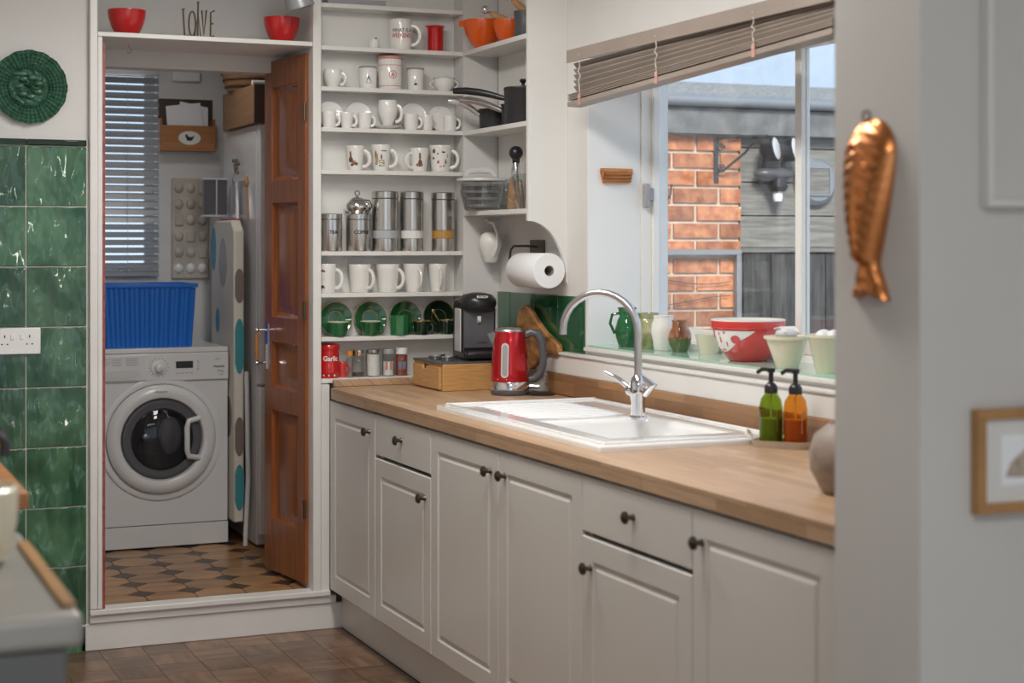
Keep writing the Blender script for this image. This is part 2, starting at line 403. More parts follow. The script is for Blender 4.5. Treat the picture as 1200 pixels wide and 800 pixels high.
def blob(cx, cz, rx, rz, n=9, jag=0.0):
    pts = [(cx + rx * cos(2 * pi * i / n) * (1 + jag * random.uniform(-1, 1)), cz + rz * sin(2 * pi * i / n) * (1 + jag * random.uniform(-1, 1))) for i in range(n)]
    return pts, [tuple(range(n))]
def merge(*ps):
    vs, fs = [], []
    for v, f in ps:
        o = len(vs); vs += v; fs += [tuple(i + o for i in q) for q in f]
    return vs, fs
def arc(c, r, a0, a1, n=10):
    return [(c[0] + r * cos(a0 + (a1 - a0) * i / n), c[1] + r * sin(a0 + (a1 - a0) * i / n)) for i in range(n + 1)]

# ================================================================== SETTING
# back wall: door opening, shelf recess and corner
b = B()
b.box(-0.45, 0.95, 6.07, 6.5, 0, 2.62)
b.box(0.95, 1.77, 6.45, 6.55, 2.122, 2.62)
b.box(0.95, 1.80, 6.09, 6.5, 0, 0.138)
b.box(1.77, 1.80, 6.09, 6.5, 0, 2.62)
b.box(1.80, 2.38, 6.175, 6.5, 0, 2.62); b.box(1.90, 2.38, 6.095, 6.175, 0, 0.9)
b.box(2.38, 2.85, 6.07, 6.5, 0, 2.62)
wall_back = struct(b.build('wall_back', 'wall'))
# right wall with window opening
WY0, WY1, SILLZ, WTOP = 3.05, 5.27, 1.075, 2.10
b = B()
b.box(2.53, 2.85, 2.3, 6.07, 0, SILLZ)
b.box(2.53, 2.85, 2.3, 6.07, WTOP, 2.62)
b.box(2.53, 2.85, WY1, 6.07, SILLZ, WTOP)
b.box(2.53, 2.85, 2.3, WY0, SILLZ, WTOP)
wall_right = struct(b.build('wall_right', 'wall'))
struct(B().box(-0.45, -0.25, 2.3, 6.07, 0, 2.62).build('wall_left', 'wall'))
struct(B().box(-0.45, 2.85, 2.3, 6.55, 2.62, 2.7).build('ceiling', 'ceil'))
# wall between the two rooms, seen at its end
struct(B().box(1.72, 2.53, 2.3, 2.55, 0, 2.62).build('wall_divider', 'jamb'))
# the near room: its ceiling, walls and wide garden doorway behind the viewer
struct(B().box(-2.4, 2.85, -3.2, 2.3, 2.62, 2.7).build('ceiling_near', 'ceil'))
struct(B().box(-2.4, -2.2, -3.2, 2.5, 0, 2.62).build('wall_near_left', 'wall'))
struct(B().box(2.65, 2.85, -3.2, 2.3, 0, 2.62).build('wall_near_right', 'wall'))
struct(B().box(-2.2, -0.25, 2.3, 2.5, 0, 2.62).build('wall_divider_left', 'wall'))
struct(B().box(-2.2, -1.6, -3.2, -3.0, 0, 2.62).box(2.4, 2.65, -3.2, -3.0, 0, 2.62).box(-1.6, 2.4, -3.2, -3.0, 2.3, 2.62).build('wall_near_rear', 'wall'))
struct(B().box(-2.4, 2.85, -3.2, 2.3, -0.1, -0.005).build('floor_near', 'carpet'))
# unseen ceiling lamps, added to brighten the rooms
def fill_ceiling_lamp(label, x, y, lx, ly, watts, group, z=2.62):
    t = thing('fill_ceiling_light', label, 'lamp', (x, y, z), group=group)
    b = B(); b.box(-lx / 2, lx / 2, -ly / 2, ly / 2, -.03, 0); b.build('housing', 'lgrey', t, bevel=.004)  # housing of the added lamp
    B().box(-lx / 2 + .02, lx / 2 - .02, -ly / 2 + .02, ly / 2 - .02, -.036, -.0302).build('fill_lamp_diffuser', 'fill_lamp_diffuser', t)
    ld = bpy.data.lights.new('fill_light', 'AREA'); ld.shape = 'RECTANGLE'; ld.size = lx - .05; ld.size_y = ly - .05; ld.energy = watts; ld.color = (1.0, 0.965, 0.92)
    lo_ = bpy.data.objects.new('fill_light', ld); COL.objects.link(lo_); lo_.parent = t; lo_.location = (0, 0, -.04)
M['fill_lamp_diffuser'] = mat('fill_diffuser', (0.9, 0.9, 0.88), 0.5, emit=((1.0, 0.94, 0.86), 2.0))  # glowing face of the added lamps
fill_ceiling_lamp('added unseen ceiling light over the kitchen floor by the sink', 1.40, 3.5, 0.4, 0.9, 20, 'added ceiling lights')
fill_ceiling_lamp('added unseen ceiling light over the kitchen floor by the doorway', 1.40, 4.75, 0.4, 0.9, 18.5, 'added ceiling lights')
fill_ceiling_lamp('added unseen ceiling light of the near room', 0.6, 0.2, 1.2, 0.4, 24, 'added ceiling lights')
fill_ceiling_lamp('small added unseen ceiling light of the utility room', 1.45, 7.0, 0.3, 0.3, 1.3, 'added ceiling lights', 2.45)
# floors
floor = struct(B().box(-0.45, 2.53, 2.3, 6.09, -0.1, -0.004).build('floor', 'floorjoint'))
tl = B().box(0.0008, 0.1492, 0.0008, 0.1492, -0.004, 0).mesh('tile', 'floor', 0)
first = None
for i in range(13):
    for j in range(14):
        o = bpy.data.objects.new('tile', tl); COL.objects.link(o); o.parent = floor
        o.location = (1.88 - 0.15 * (i + 1), 6.07 - 0.15 * (j + 1), 0)
        if (i + j) % 2: o.rotation_euler = (0, 0, R(90)); o.location.x += 0.15
b = B()
b.box(-0.45, 2.53, 2.3, 3.97, -0.004, -0.0002); b.box(-0.45, -0.07, 3.97, 6.07, -0.004, -0.0002)
b.build('tile_field', 'floor', floor)['kind'] = 'stuff'
# utility room
ufloor = struct(B().box(0.7, 2.5, 6.07, 7.9, 0.10, 0.142).build('floor_utility', 'octodark'))
P = 0.182; q = 0.055
op = [(q, 0.002), (P - q, 0.002), (P - 0.002, q), (P - 0.002, P - q), (P - q, P - 0.002), (q, P - 0.002), (0.002, P - q), (0.002, q)]
om = B().prism(op, 0.142, 0.146, 'z').mesh('octagon_tile', 'octo', 0)
d_ = q - 0.004
dm = B().prism([(-d_, 0), (0, -d_), (d_, 0), (0, d_)], 0.142, 0.1455, 'z').mesh('inset_tile', 'octodark', 0)
for i in range(6):
    for j in range(10):
        o = bpy.data.objects.new('octagon_tile', om); COL.objects.link(o); o.parent = ufloor; o.location = (0.808 + P * i, 6.115 + P * j - 0.03, 0)
        o = bpy.data.objects.new('inset_tile', dm); COL.objects.link(o); o.parent = ufloor; o.location = (0.808 + P * i, 6.115 + P * (j + 1) - 0.03, 0)
b = B(); UY = 7.8
b.box(0.6, 0.8, 6.5, 8.0, 0, 2.45)
struct(b.build('wall_utility_left', 'wall'))
struct(B().box(2.45, 2.6, 6.5, 8.0, 0, 2.45).build('wall_utility_right', 'wall'))
b = B(); b.box(0.8, 2.45, UY, 8.0, 0, 1.3); b.box(0.8, 2.45, UY, 8.0, 2.27, 2.45); b.box(1.53, 2.45, UY, 8.0, 1.3, 2.27); b.box(0.8, 0.9, UY, 8.0, 1.3, 2.27)
struct(b.build('wall_utility_back', 'wall'))
struct(B().box(0.6, 2.6, 6.55, 8.0, 2.45, 2.5).build('ceiling_utility', 'ceil'))
w = struct(B().box(0.9, 1.53, 7.9, 7.93, 1.3, 1.34).box(0.9, 1.53, 7.9, 7.93, 2.23, 2.27).box(0.9, 0.94, 7.9, 7.93, 1.34, 2.23).box(1.49, 1.53, 7.9, 7.93, 1.34, 2.23).build('window_2', 'upvc'))
B().box(0.94, 1.49, 7.912, 7.918, 1.34, 2.23).build('pane', 'pane', w)

# door case: posts, threshold, skirting, shelf over the door
b = B(); b.box(0.948, 0.975, 6.045, 6.45, 0.15, 2.62); b.box(0.975, 0.992, 6.045, 6.45, 0.15, 2.186)
t1 = struct(b.build('trim_1', 'paint', bevel=0.003))
B().box(0.992, 1.002, 6.05, 6.2, 0.15, 2.165).build('edge_strip', 'redtrim', t1)
b = B(); b.box(1.768, 1.80, 6.048, 6.09, 0.146, 2.62)
struct(b.build('trim_2', 'paint', bevel=0.003))
b = B(); b.box(0.948, 1.835, 6.04, 6.12, 0.128, 0.148); b.box(0.948, 1.86, 6.052, 6.085, 0.098, 0.128); b.box(0.92, 1.93, 6.06, 6.09, 0.0, 0.098)
struct(b.build('baseboard_back', 'paint', bevel=0.003))
struct(B().box(1.885, 1.90, 2.56, 6.068, 0.0, 0.152).build('baseboard_right', 'paint', bevel=0.002))
struct(B().box(1.80, 1.832, 6.05, 6.09, 0.146, 0.92).build('trim_3', 'paint'))
o = B().box(0.976, 1.767, 6.05, 6.449, 2.187, 2.204).build('over_door_shelf', 'paint', bevel=0.002)
tag(o, 'white painted shelf board above the doorway carrying two red bowls', 'shelf')

# ---- green tiles of the left part of the back wall
TW, TH = 0.2085, 0.2125
tm = B().box(0.002, TW - 0.002, -0.010, 0, 0.002, TH - 0.002)
src = tm.build('tile', 'tileG', wall_back, loc=(0.731, 6.07, 1.58), bevel=0.0025)
for c in range(5):
    for r in range(9):
        if c == 0 and r == 0: continue
        o = share(src, wall_back, (0.731 - TW * c, 6.07, 1.58 - TH * r), name='tile')
        bv = o.modifiers.new('bevel', 'BEVEL'); bv.width = 0.0025; bv.segments = 2
B().box(-0.25, 0.9475, 6.064, 6.0699, 0.0, 1.815).build('grout_bed', 'grout', wall_back)
cap = B().box(0.001, TW - 0.001, -0.016, 0, 0, 0.022)
src = cap.build('edging_tile', 'greendk', wall_back, loc=(0.731, 6.07, 1.794), bevel=0.004)
for c in range(1, 5): share(src, wall_back, (0.731 - TW * c, 6.07, 1.794), name='edging_tile')
# ---- tiles of the right wall beside the window
ty = [6.068, 5.939, 5.711, 5.498, 5.275]
for a_, c_ in zip(ty, ty[1:]):
    B().box(2.522, 2.5299, c_ + 0.002, a_ - 0.002, 1.062, 1.262).build('tile', 'tileG2', wall_right, bevel=0.002)
B().box(2.5265, 2.5298, 5.275, 6.068, 1.06, 1.264).build('grout_bed', 'grout', wall_right)

# ---- window
win = struct(B().box(2.737, 2.84, 5.255, 5.27, 1.095, WTOP).box(2.737, 2.84, WY0, WY0 + 0.015, 1.095, WTOP)
             .box(2.737, 2.84, WY0, 5.27, 2.085, WTOP).box(2.737, 2.84, WY0, 5.27, 1.0955, 1.115).build('window_1', 'upvc'))
ZT_ = 2.084
b = B(); b.box(2.775, 2.802, 5.238, 5.255, 1.115, ZT_); b.box(2.775, 2.81, 4.335, 5.238, 1.115, 1.160); b.box(2.775, 2.81, 4.335, 5.238, ZT_ - .045, ZT_)
b.build('sash_frame', 'upvc', win, bevel=0.003)
b = B(); b.box(2.780, 2.812, 4.300, 4.335, 1.115, ZT_)
b.build('mullion', 'upvc', win, bevel=0.003)
b = B(); b.box(2.775, 2.81, WY0 + 0.015, WY0 + 0.06, 1.115, ZT_); b.box(2.775, 2.81, WY0 + .06, 4.300, 1.115, 1.160); b.box(2.775, 2.81, WY0 + .06, 4.300, ZT_ - .045, ZT_)
b.build('sash_frame', 'upvc', win, bevel=0.003)
B().box(2.796, 2.800, 4.335, 5.238, 1.160, ZT_ - .045).build('pane', 'pane', win)
B().box(2.796, 2.800, WY0 + .06, 4.300, 1.160, ZT_ - .045).build('pane', 'pane', win)
b = B(); b.box(2.755, 2.775, 5.232, 5.25, 1.60, 1.645); b.box(2.738, 2.757, 5.225, 5.25, 1.575, 1.66)
b.build('window_handle', 'grey', win, bevel=0.004)
o = struct(B().box(2.515, 2.737, WY0, WY1, SILLZ, 1.088).build('window_sill', 'paint', bevel=0.003))
B().box(2.532, 2.737, WY0, WY1, 1.0882, 1.095).build('sill_sheet', 'sillglass', o)
struct(B().box(2.50, 2.53, 2.56, 5.64, 0.985, 1.06).box(2.493, 2.53, 2.56, 5.64, 1.052, 1.062).build('trim_4', 'paint', bevel=0.002))
# reveal lining
struct(B().box(2.531, 2.736, 5.262, 5.2699, 1.095, 2.099).build('trim_5', 'reveal'))
tag(B().box(2.49, 2.5299, 2.56, 5.515, 0.9102, 0.985).build('wooden_upstand', 'oakedge', bevel=0.003), 'oak stave upstand along the wall behind the sink', 'upstand')

# ---- door leaf standing open against the right side of the opening
dl = bpy.data.objects.new('door_1', None); COL.objects.link(dl); struct(dl)
dl.location = (1.757, 6.115, 0.162); dl.rotation_euler = (0, 0, math.atan2(0.052, 0.40))
W, Hh = 0.405, 2.005
B().box(0, 0.034, 0, 0.075, 0, Hh).build('hinge_stile', 'door', dl, bevel=0.002)
B().box(0, 0.034, W - 0.075, W, 0, Hh).build('lock_stile', 'door', dl, bevel=0.002)
rails = [(0, 0.20), (0.63, 0.72), (0.90, 1.0), (1.445, 1.535), (1.90, Hh)]
for z0, z1 in rails: B().box(0.0005, 0.0335, 0.075, W - 0.075, z0, z1).build('rail', 'door', dl, bevel=0.002)
for (a_, z0), (z1, c_) in zip(rails, rails[1:]):
    hgt = z1 - z0
    B().panel(W - 0.15, hgt, 0.024, [(0, 0.002), (0.012, 0.012), (0.022, 0.014), (0.05, 0.006)]).move((0.005, 0.075, z0)).build('door_panel', 'door', dl)
b = B(); b.tube([(-0.045, W - 0.03, 0.83), (-0.045, W - 0.03, 0.93)], 0.009, 10)
h_ = b.build('handle', 'pine', dl)
b = B()
for z in (0.815, 0.945): b.tube([(0.0, W - 0.03, z), (-0.048, W - 0.03, z)], 0.005, 8); b.ball((-0.045, W - 0.03, z), 0.010)
b.box(-0.003, 0.001, W - 0.04, W - 0.02, 0.79, 0.97)
b.build('handle_bracket', 'chrome', h_)
b = B()
for z in (0.25, 1.0, 1.75): b.tube([(-0.005, -0.004, z), (-0.005, -0.004, z + 0.07)], 0.006, 8)
b.build('hinge', 'dkmetal', dl)
tag(B().tube([(0, 0, 0), (0, 0, -0.012), (0.008, 0, -0.022), (0.012, 0, -0.03), (0.006, 0, -0.04), (-0.004, 0, -0.034)], 0.002, 6).build('cup_hook', 'chrome', loc=(1.11, 6.2, 2.187)),
    'small metal cup hook screwed under the shelf over the doorway', 'hook')

# ---- built-in shelves in the recess
SX0, SX1 = 1.8, 2.38
SZ = dict(A=2.357, B=2.196, C=2.042, D=1.888, E=1.728, F=1.42, G=1.262, H=1.097, I=0.94)
su = thing('recessed_shelves', 'white painted recessed shelves filled with mugs, canisters and cups', 'shelves', (0, 0, 0))
for k, z in SZ.items(): B().box(SX0 + .0005, SX1 - .0005, 6.072, 6.170, z - 0.017, z - .0006).build('shelf', 'paint', su, bevel=0.0015)
B().box(SX0 + .0005, SX1 - .0005, 6.170, 6.1745, 0.92, 2.61).build('back_board', 'paint', su)
SY = 6.118

# ---- corner shelves on the right wall
cs = thing('corner_shelves', 'white corner shelves with curved end panel beside the window', 'shelves')
for z in (2.198, 1.886, 1.574): B().box(2.38, 2.5295, 5.446, 6.0695, z - 0.018, z).build('shelf', 'paint', cs, bevel=0.0015)
poly = [(2.375, 2.615), (2.375, 1.53)] + [(2.375 + 0.148 * sin(t), 1.315 + 0.215 * cos(t)) for t in [pi / 2 * i / 14 for i in range(1, 15)]] + [(2.5295, 1.30), (2.5295, 2.615)]
B().prism(poly, 5.428, 5.446, 'y').build('end_panel', 'paint', cs, smooth=30)
B().box(2.524, 2.5295, 5.447, 6.061, 1.60, 2.6).build('back_board', 'paint', cs)
B().box(2.526, 2.5295, 6.061, 6.0695, 1.60, 2.6).build('corner_gap_shade', 'wooddark', cs)  # dark strip standing in for the shade of the corner gap

# ================================================================== CABINETS
def knob(parent, y, z):
    b = B().lathe([(0.0, 0.0), (0.009, 0.0), (0.006, -0.010), (0.0065, -0.016), (0.0155, -0.021), (0.0155, -0.026), (0.010, -0.031), (0, -0.032)], axis='x', n=16)
    return b.build('knob', 'dkmetal', parent, loc=(0, y, z), label='dark bronze knob')
DOORR = [(0, 0.003), (0.003, 0), (0.058, 0), (0.064, 0.004), (0.070, 0.0045), (0.080, 0.0008)]
DOORB = [(0, 0.003), (0.003, 0), (0.018, 0)]
def cab_door(par, y0, y1, z0, z1, ky, kz, name='door', rings=DOORR):
    g = 0.002
    o = B().panel(y1 - y0 - 2 * g, z1 - z0 - 2 * g, 0.019, rings if name == 'door' else DOORB).build(name, 'cab', par, loc=(1.828 - par.location.x, y0 + g - par.location.y, z0 + g), smooth=0)
    knob(o, ky - y0 - g, kz - z0 - g)
    return o
def carcass(par, y0, y1):
    yo = par.location.y; xo = par.location.x
    b = B(); a0, a1 = y0 + .0015 - yo, y1 - .0015 - yo
    b.box(1.849 - xo, 2.48 - xo, a0, a0 + 0.016, 0.155, 0.868); b.box(1.849 - xo, 2.48 - xo, a1 - 0.016, a1, 0.155, 0.868)
    b.box(1.849 - xo, 2.48 - xo, a0 + .016, a1 - .016, 0.155, 0.171); b.box(2.47 - xo, 2.48 - xo, a0 + .016, a1 - .016, 0.171, 0.868)
    b.box(1.849 - xo, 1.867 - xo, a0 + .016, a1 - .016, 0.82, 0.868)
    b.build('body', 'cab', par)
    b = B()
    for y in (a0 + 0.05, a1 - 0.05):
        for x in (1.95, 2.42): b.lathe([(0, 0), (0.02, 0), (0.016, 0.02), (0.016, 0.155), (0, 0.155)], c=(x - xo, y, 0), n=10)
    b.build('feet', 'black', par)
YJ = [6.03, 5.497, 4.943, 4.39, 3.838, 3.268, 2.70]
ZB, ZT, ZG = 0.153, 0.862, 0.716
labs = ['cream base cabinet with one tall door, farthest one under the bamboo box',
        'cream base cabinet with drawer over door, left of the sink',
        'double door cream cabinet under the drainer and sink bowl',
        'cream base cabinet with drawer over door, right of the sink bowl',
        'cream single door base cabinet nearest the copper fish mould']
c = thing('base_cabinet', labs[0], 'cabinet', (1.83, YJ[1], 0), group='base cabinets under the oak worktop')
carcass(c, YJ[1], YJ[0]); cab_door(c, YJ[1], YJ[0], ZB, ZT, 5.555, 0.794)
c = thing('base_cabinet', labs[1], 'cabinet', (1.83, YJ[2], 0), group='base cabinets under the oak worktop')
carcass(c, YJ[2], YJ[1]); cab_door(c, YJ[2], YJ[1], ZG + .004, ZT, 5.22, 0.80, 'drawer'); cab_door(c, YJ[2], YJ[1], ZB, ZG - .003, 4.995, 0.641)
c = thing('base_cabinet', labs[2], 'cabinet', (1.83, YJ[4], 0), group='base cabinets under the oak worktop')
carcass(c, YJ[4], YJ[2]); cab_door(c, YJ[3], YJ[2], ZB, ZT, 4.445, 0.796); cab_door(c, YJ[4], YJ[3], ZB, ZT, 4.338, 0.796)
c = thing('base_cabinet', labs[3], 'cabinet', (1.83, YJ[5], 0), group='base cabinets under the oak worktop')
carcass(c, YJ[5], YJ[4]); cab_door(c, YJ[5], YJ[4], ZG + .004, ZT, 3.552, 0.798, 'drawer'); cab_door(c, YJ[5], YJ[4], ZB, ZG - .003, 3.785, 0.635)
c = thing('base_cabinet', labs[4], 'cabinet', (1.83, YJ[6], 0), group='base cabinets under the oak worktop')
carcass(c, YJ[6], YJ[5]); cab_door(c, YJ[6], YJ[5], ZB, ZT, 3.222, 0.792)

# worktop with a cut-out for the bowl
BX0, BX1, BY0, BY1 = 2.005, 2.375, 4.02, 4.52
b = B()
rc = 0.06
pl = [(2.489, 4.62), (2.489, 6.046), (1.822 + rc, 6.046)] + [(1.822 + rc - rc * sin(t), 6.046 - rc + rc * cos(t)) for t in [pi / 2 * i / 6 for i in range(1, 7)]] + [(1.822, 4.62)]
b.prism(pl[::-1], 0.8705, 0.91, 'z')
b.box(1.822, BX0 - .02, 3.92, 4.62, 0.8705, 0.91); b.box(BX1 + .02, 2.489, 3.92, 4.62, 0.8705, 0.91)
b.box(BX0 - .02, BX1 + .02, BY1 + .02, 4.62, 0.8705, 0.91); b.box(BX0 - .02, BX1 + .02, 3.92, BY0 - .02, 0.8705, 0.91)
b.box(1.822, 2.489, 2.555, 3.92, 0.8705, 0.91)
tag(b.build('worktop', 'oak', smooth=0), 'long oak stave worktop running under the window', 'worktop')
tag(B().box(1.85, 2.489, 6.048, 6.0715, 0.9103, 0.936).build('back_upstand', 'oak', bevel=0.002), 'short oak upstand behind the spice jars at the far worktop end', 'upstand')

# ---- sink
sk = thing('sink', 'white ceramic inset sink with ribbed drainer and single bowl', 'sink', (0, 0, 0.9102))
X0, X1, Y0, Y1, ht = 1.90, 2.483, 3.885, 5.09, 0.016
xs = [X0, BX0, BX1, X1]; ys = [Y0, BY0, BY1, Y1]
b = B(); vs = []; fs = []
for y in ys:
    for x in xs: vs.append((x, y, ht))
for j in range(3):
    for i in range(3):
        if (i, j) == (1, 1): continue
        fs.append((j * 4 + i, j * 4 + i + 1, j * 4 + i + 5, j * 4 + i + 4))
for (x, y) in [(X0, Y0), (X1, Y0), (X1, Y1), (X0, Y1)]: vs.append((x, y, 0))
fs += [(16, 17, 3, 2, 1, 0), (17, 18, 15, 11, 7, 3), (18, 19, 12, 13, 14, 15), (19, 16, 0, 4, 8, 12)]
b.add(vs, fs); b.build('rim', 'sink', sk, bevel=0.006, seg=3)
def rr(x0, x1, y0, y1, r, n=5):
    out = []
    for cx, cy, a0 in ((x1 - r, y1 - r, 0), (x0 + r, y1 - r, pi / 2), (x0 + r, y0 + r, pi), (x1 - r, y0 + r, 1.5 * pi)):
        for i in range(n + 1): out.append((cx + r * cos(a0 + pi / 2 * i / n), cy + r * sin(a0 + pi / 2 * i / n)))
    return out
b = B(); rings = []
for ins, z, r in [(-0.012, ht + .0008, .012), (0.0, ht - 0.001, 0.012), (0.008, ht - 0.02, 0.02), (0.02, -0.135, 0.05), (0.05, -0.155, 0.06)]:
    rings.append([(x, y, z) for x, y in rr(BX0 + ins, BX1 - ins, BY0 + ins, BY1 - ins, r)])
n_ = len(rings[0]); vs = sum(rings, []); fs = []
for k in range(len(rings) - 1):
    for i in range(n_): fs.append((k * n_ + i, k * n_ + (i + 1) % n_, (k + 1) * n_ + (i + 1) % n_, (k + 1) * n_ + i))
fs.append(tuple((len(rings) - 1) * n_ + i for i in range(n_)))
b.add(vs, fs); b.build('bowl', 'sink', sk, smooth=60)
b = B().lathe([(0, -0.150), (0.035, -0.150), (0.04, -0.153), (0.04, -0.156)], c=(2.19, 4.27, 0), n=20); b.build('plug_hole', 'chrome', sk)
for k in range(9):
    y = 4.60 + k * 0.047
    b = B().ball((2.17, y, ht), (0.17, 0.011, 0.006), 12, 6); b.build('drainer_rib', 'sink', sk)
b = B(); b.box(1.925, 2.46, 5.055, 5.068, ht - .002, ht + 0.007); b.box(1.925, 1.937, 3.91, 5.055, ht - .002, ht + .006); b.box(2.445, 2.457, 3.91, 5.055, ht - .002, ht + .006); b.box(1.937, 2.445, 3.91, 3.922, ht - .002, ht + .006)
b.build('raised_edge', 'sink', sk, bevel=0.003)

# ---- tap
tp = thing('mixer_tap', 'chrome swan neck mixer tap rising behind the sink bowl', 'tap', (2.30, 4.44, 0.9265), 0)
B().lathe([(0, 0), (0.028, 0), (0.028, 0.006), (0.022, 0.012), (0.021, 0.05), (0.025, 0.075), (0.026, 0.105), (0.017, 0.125), (0.013, 0.13), (0, 0.13)], n=20).build('body', 'chrome', tp)
dx, dy = -0.60, 0.80   # direction of the spout
pts = [(0, 0, 0.10), (0, 0, 0.16), (0, 0, 0.26)]
Ra = 0.127
pts += [(dx * (Ra - Ra * cos(t)), dy * (Ra - Ra * cos(t)), 0.26 + Ra * 0.9 * sin(t)) for t in [pi * i / 14 for i in range(1, 15)]]
pts += [(dx * 2 * Ra, dy * 2 * Ra, 0.245)]
B().tube(pts, 0.0115, 12).build('spout', 'satin', tp)
b = B(); b.tube([(-0.01, 0.02, 0.085), (-0.035, 0.055, 0.115), (-0.06, 0.10, 0.135)], [0.009, 0.008, 0.006], 10); b.ball((-0.012, 0.02, 0.085), 0.019)
b.build('lever', 'chrome', tp)
b = B(); b.tube([(0.012, -0.015, 0.075), (0.03, -0.04, 0.10), (0.0, 0.01, 0.135)], [0.012, 0.013, 0.008], 10); b.build('lever', 'chrome', tp)

# ================================================================== SHELF CROCKERY
def mug(name, label, x, z, rt, rb, h, hang=-25, mt='ceramic', y=SY, group=None, foot=False, cat='mug', hs=1.0, handle=True, belly=0.0, rimmat=None):
    t = thing(name, label, cat, (x, y, z), 0, group)
    w = 0.0028
    prof = [(0, 0.002), (rb * .8, 0.0), (rb * 0.93, 0.0), (rb, 0.004)]
    for k in range(1, 7):
        u = k / 6; prof.append((rb + (rt - rb) * u + belly * sin(pi * u), 0.004 + (h - 0.006) * u))
    prof += [(rt - 0.001, h), (rt - w, h - .001)]
    for k in range(5, 0, -1):
        u = k / 6; prof.append((rb + (rt - rb) * u + belly * sin(pi * u) - w, 0.006 + (h - 0.008) * u))
    prof += [(rb - w - .004, 0.008), (0, 0.007)]
    B().lathe(prof, n=28).build('body', mt, t)
    if handle:
        a = R(hang); rm = (rt + rb) / 2 + belly * .8
        hp = []
        for k in range(11):
            u = k / 10; ang = pi * (0.5 - u)
            rad = rm - 0.004 + 0.30 * h * hs * cos(ang) ** 0.8
            zz = h * (0.48 + 0.32 * sin(ang))
            hp.append((rad * cos(a), rad * sin(a), zz))
        B().tube(hp, 0.0042 * (h / 0.09) ** .5, 8, flat=1.5).build('handle', mt, t)
    if rimmat:
        b = B(); b.tube([((rt - .001) * cos(2 * pi * k / 28), (rt - .001) * sin(2 * pi * k / 28), h) for k in range(28)], 0.0016, 6, closed=True); b.build('rim', rimmat, t)
    t['rt'] = rt; t['rb'] = rb; t['h'] = h
    return t
def rfun_mug(rt, rb, h): return lambda z: rb + (rt - rb) * max(0, min(1, z / h))
CAMANG = math.atan2(-6.1, -2.1)   # azimuth towards the viewer from the shelves (about -109 deg)
def plate(name, label, x, y, z, r, tilt, mt='china', rim=None, group=None, cat='plate', yaw=0, rimpart=True):
    t = thing(name, label, cat, (x, y, z), yaw, group)
    prof = [(0, 0.004), (r * .55, 0.003), (r * .6, 0.0), (r * .65, 0.004), (r * .95, 0.012), (r, 0.0135), (r * .99, 0.0155), (r * .64, 0.0085), (r * .52, 0.0075), (r * .5, 0.009), (r * .3, 0.0085), (0, 0.0085)]
    b = B().lathe(prof, n=36); b.rot(R(90 - tilt), 'x')
    # after rotation face looks to -y; lift so that lowest edge is at 0
    mz = min(v[2] for v in b.v); b.move((0, 0, -mz)); b.build('dish', mt, t)
    if rim:
        b2 = B(); b2.tube([(r * .985 * cos(2 * pi * k / 36), r * .985 * sin(2 * pi * k / 36), 0.015) for k in range(36)], 0.0017, 6, closed=True)
        b2.tube([(r * .45 * cos(2 * pi * k / 30), r * .45 * sin(2 * pi * k / 30), 0.0092) for k in range(30)], 0.0012, 6, closed=True)
        b2.rot(R(90 - tilt), 'x'); b2.move((0, 0, -mz)); b2.build('gilt_ring', rim, t)
    return t

# shelf A: edge of a baking tray seen from below
t = thing('baking_tray', 'dark grey baking tray lying on the topmost shelf', 'tray', (1.96, SY, SZ['A']))
B().box(-0.12, 0.10, -0.035, 0.035, 0, 0.003).build('base', 'grey', t)
b = B(); b.box(-0.125, -0.12, -.04, .04, 0, .02); b.box(.10, .105, -.04, .04, 0, .02); b.box(-.12, .10, -.04, -.035, 0, .02); b.box(-.12, .10, .035, .04, 0, .02); b.build('rim', 'grey', t)
# shelf B
t = thing('shaker', 'tiny white ceramic shaker alone left of the slogan mug', 'shaker', (2.03, SY, SZ['B']))
B().lathe([(0, 0), (0.017, 0), (0.021, 0.012), (0.019, 0.03), (0.010, 0.042), (0, 0.044)], n=18).build('body', 'china', t)
B().ball((0.004, -0.012, 0.040), (0.005, 0.005, 0.003)).build('cap', 'inkblack', t)
t = mug('slogan_mug', 'tall white mug printed with black and red slogan lettering', 2.139, SZ['B'], 0.043, 0.043, 0.118, -28, 'china')
rf = lambda z: 0.0428
wrap(text_polys('WHAT IS A', 0.021, .012), rf, CAMANG + .12, 0.066, sx=.78).build('lettering', 'inkblack', t)
wrap(text_polys('WEEKEND?', 0.0235, .016), rf, CAMANG + .12, 0.045, sx=.72).build('lettering', 'inkred', t)
t = thing('beaker', 'plain red enamel beaker on the second shelf beside the slogan mug', 'beaker', (2.282, SY, SZ['B']))
B().lathe([(0, 0), (0.030, 0), (0.031, 0.01), (0.031, 0.088), (0.035, 0.096), (0.037, 0.098), (0.035, 0.1), (0.029, 0.09), (0.028, 0.006), (0, 0.005)]).build('body', 'red', t)
B().tube([(-.035, 0, .098), (-.042, -.004, .097), (-.036, -.012, .098)], 0.003, 6).build('lip', 'red', t)
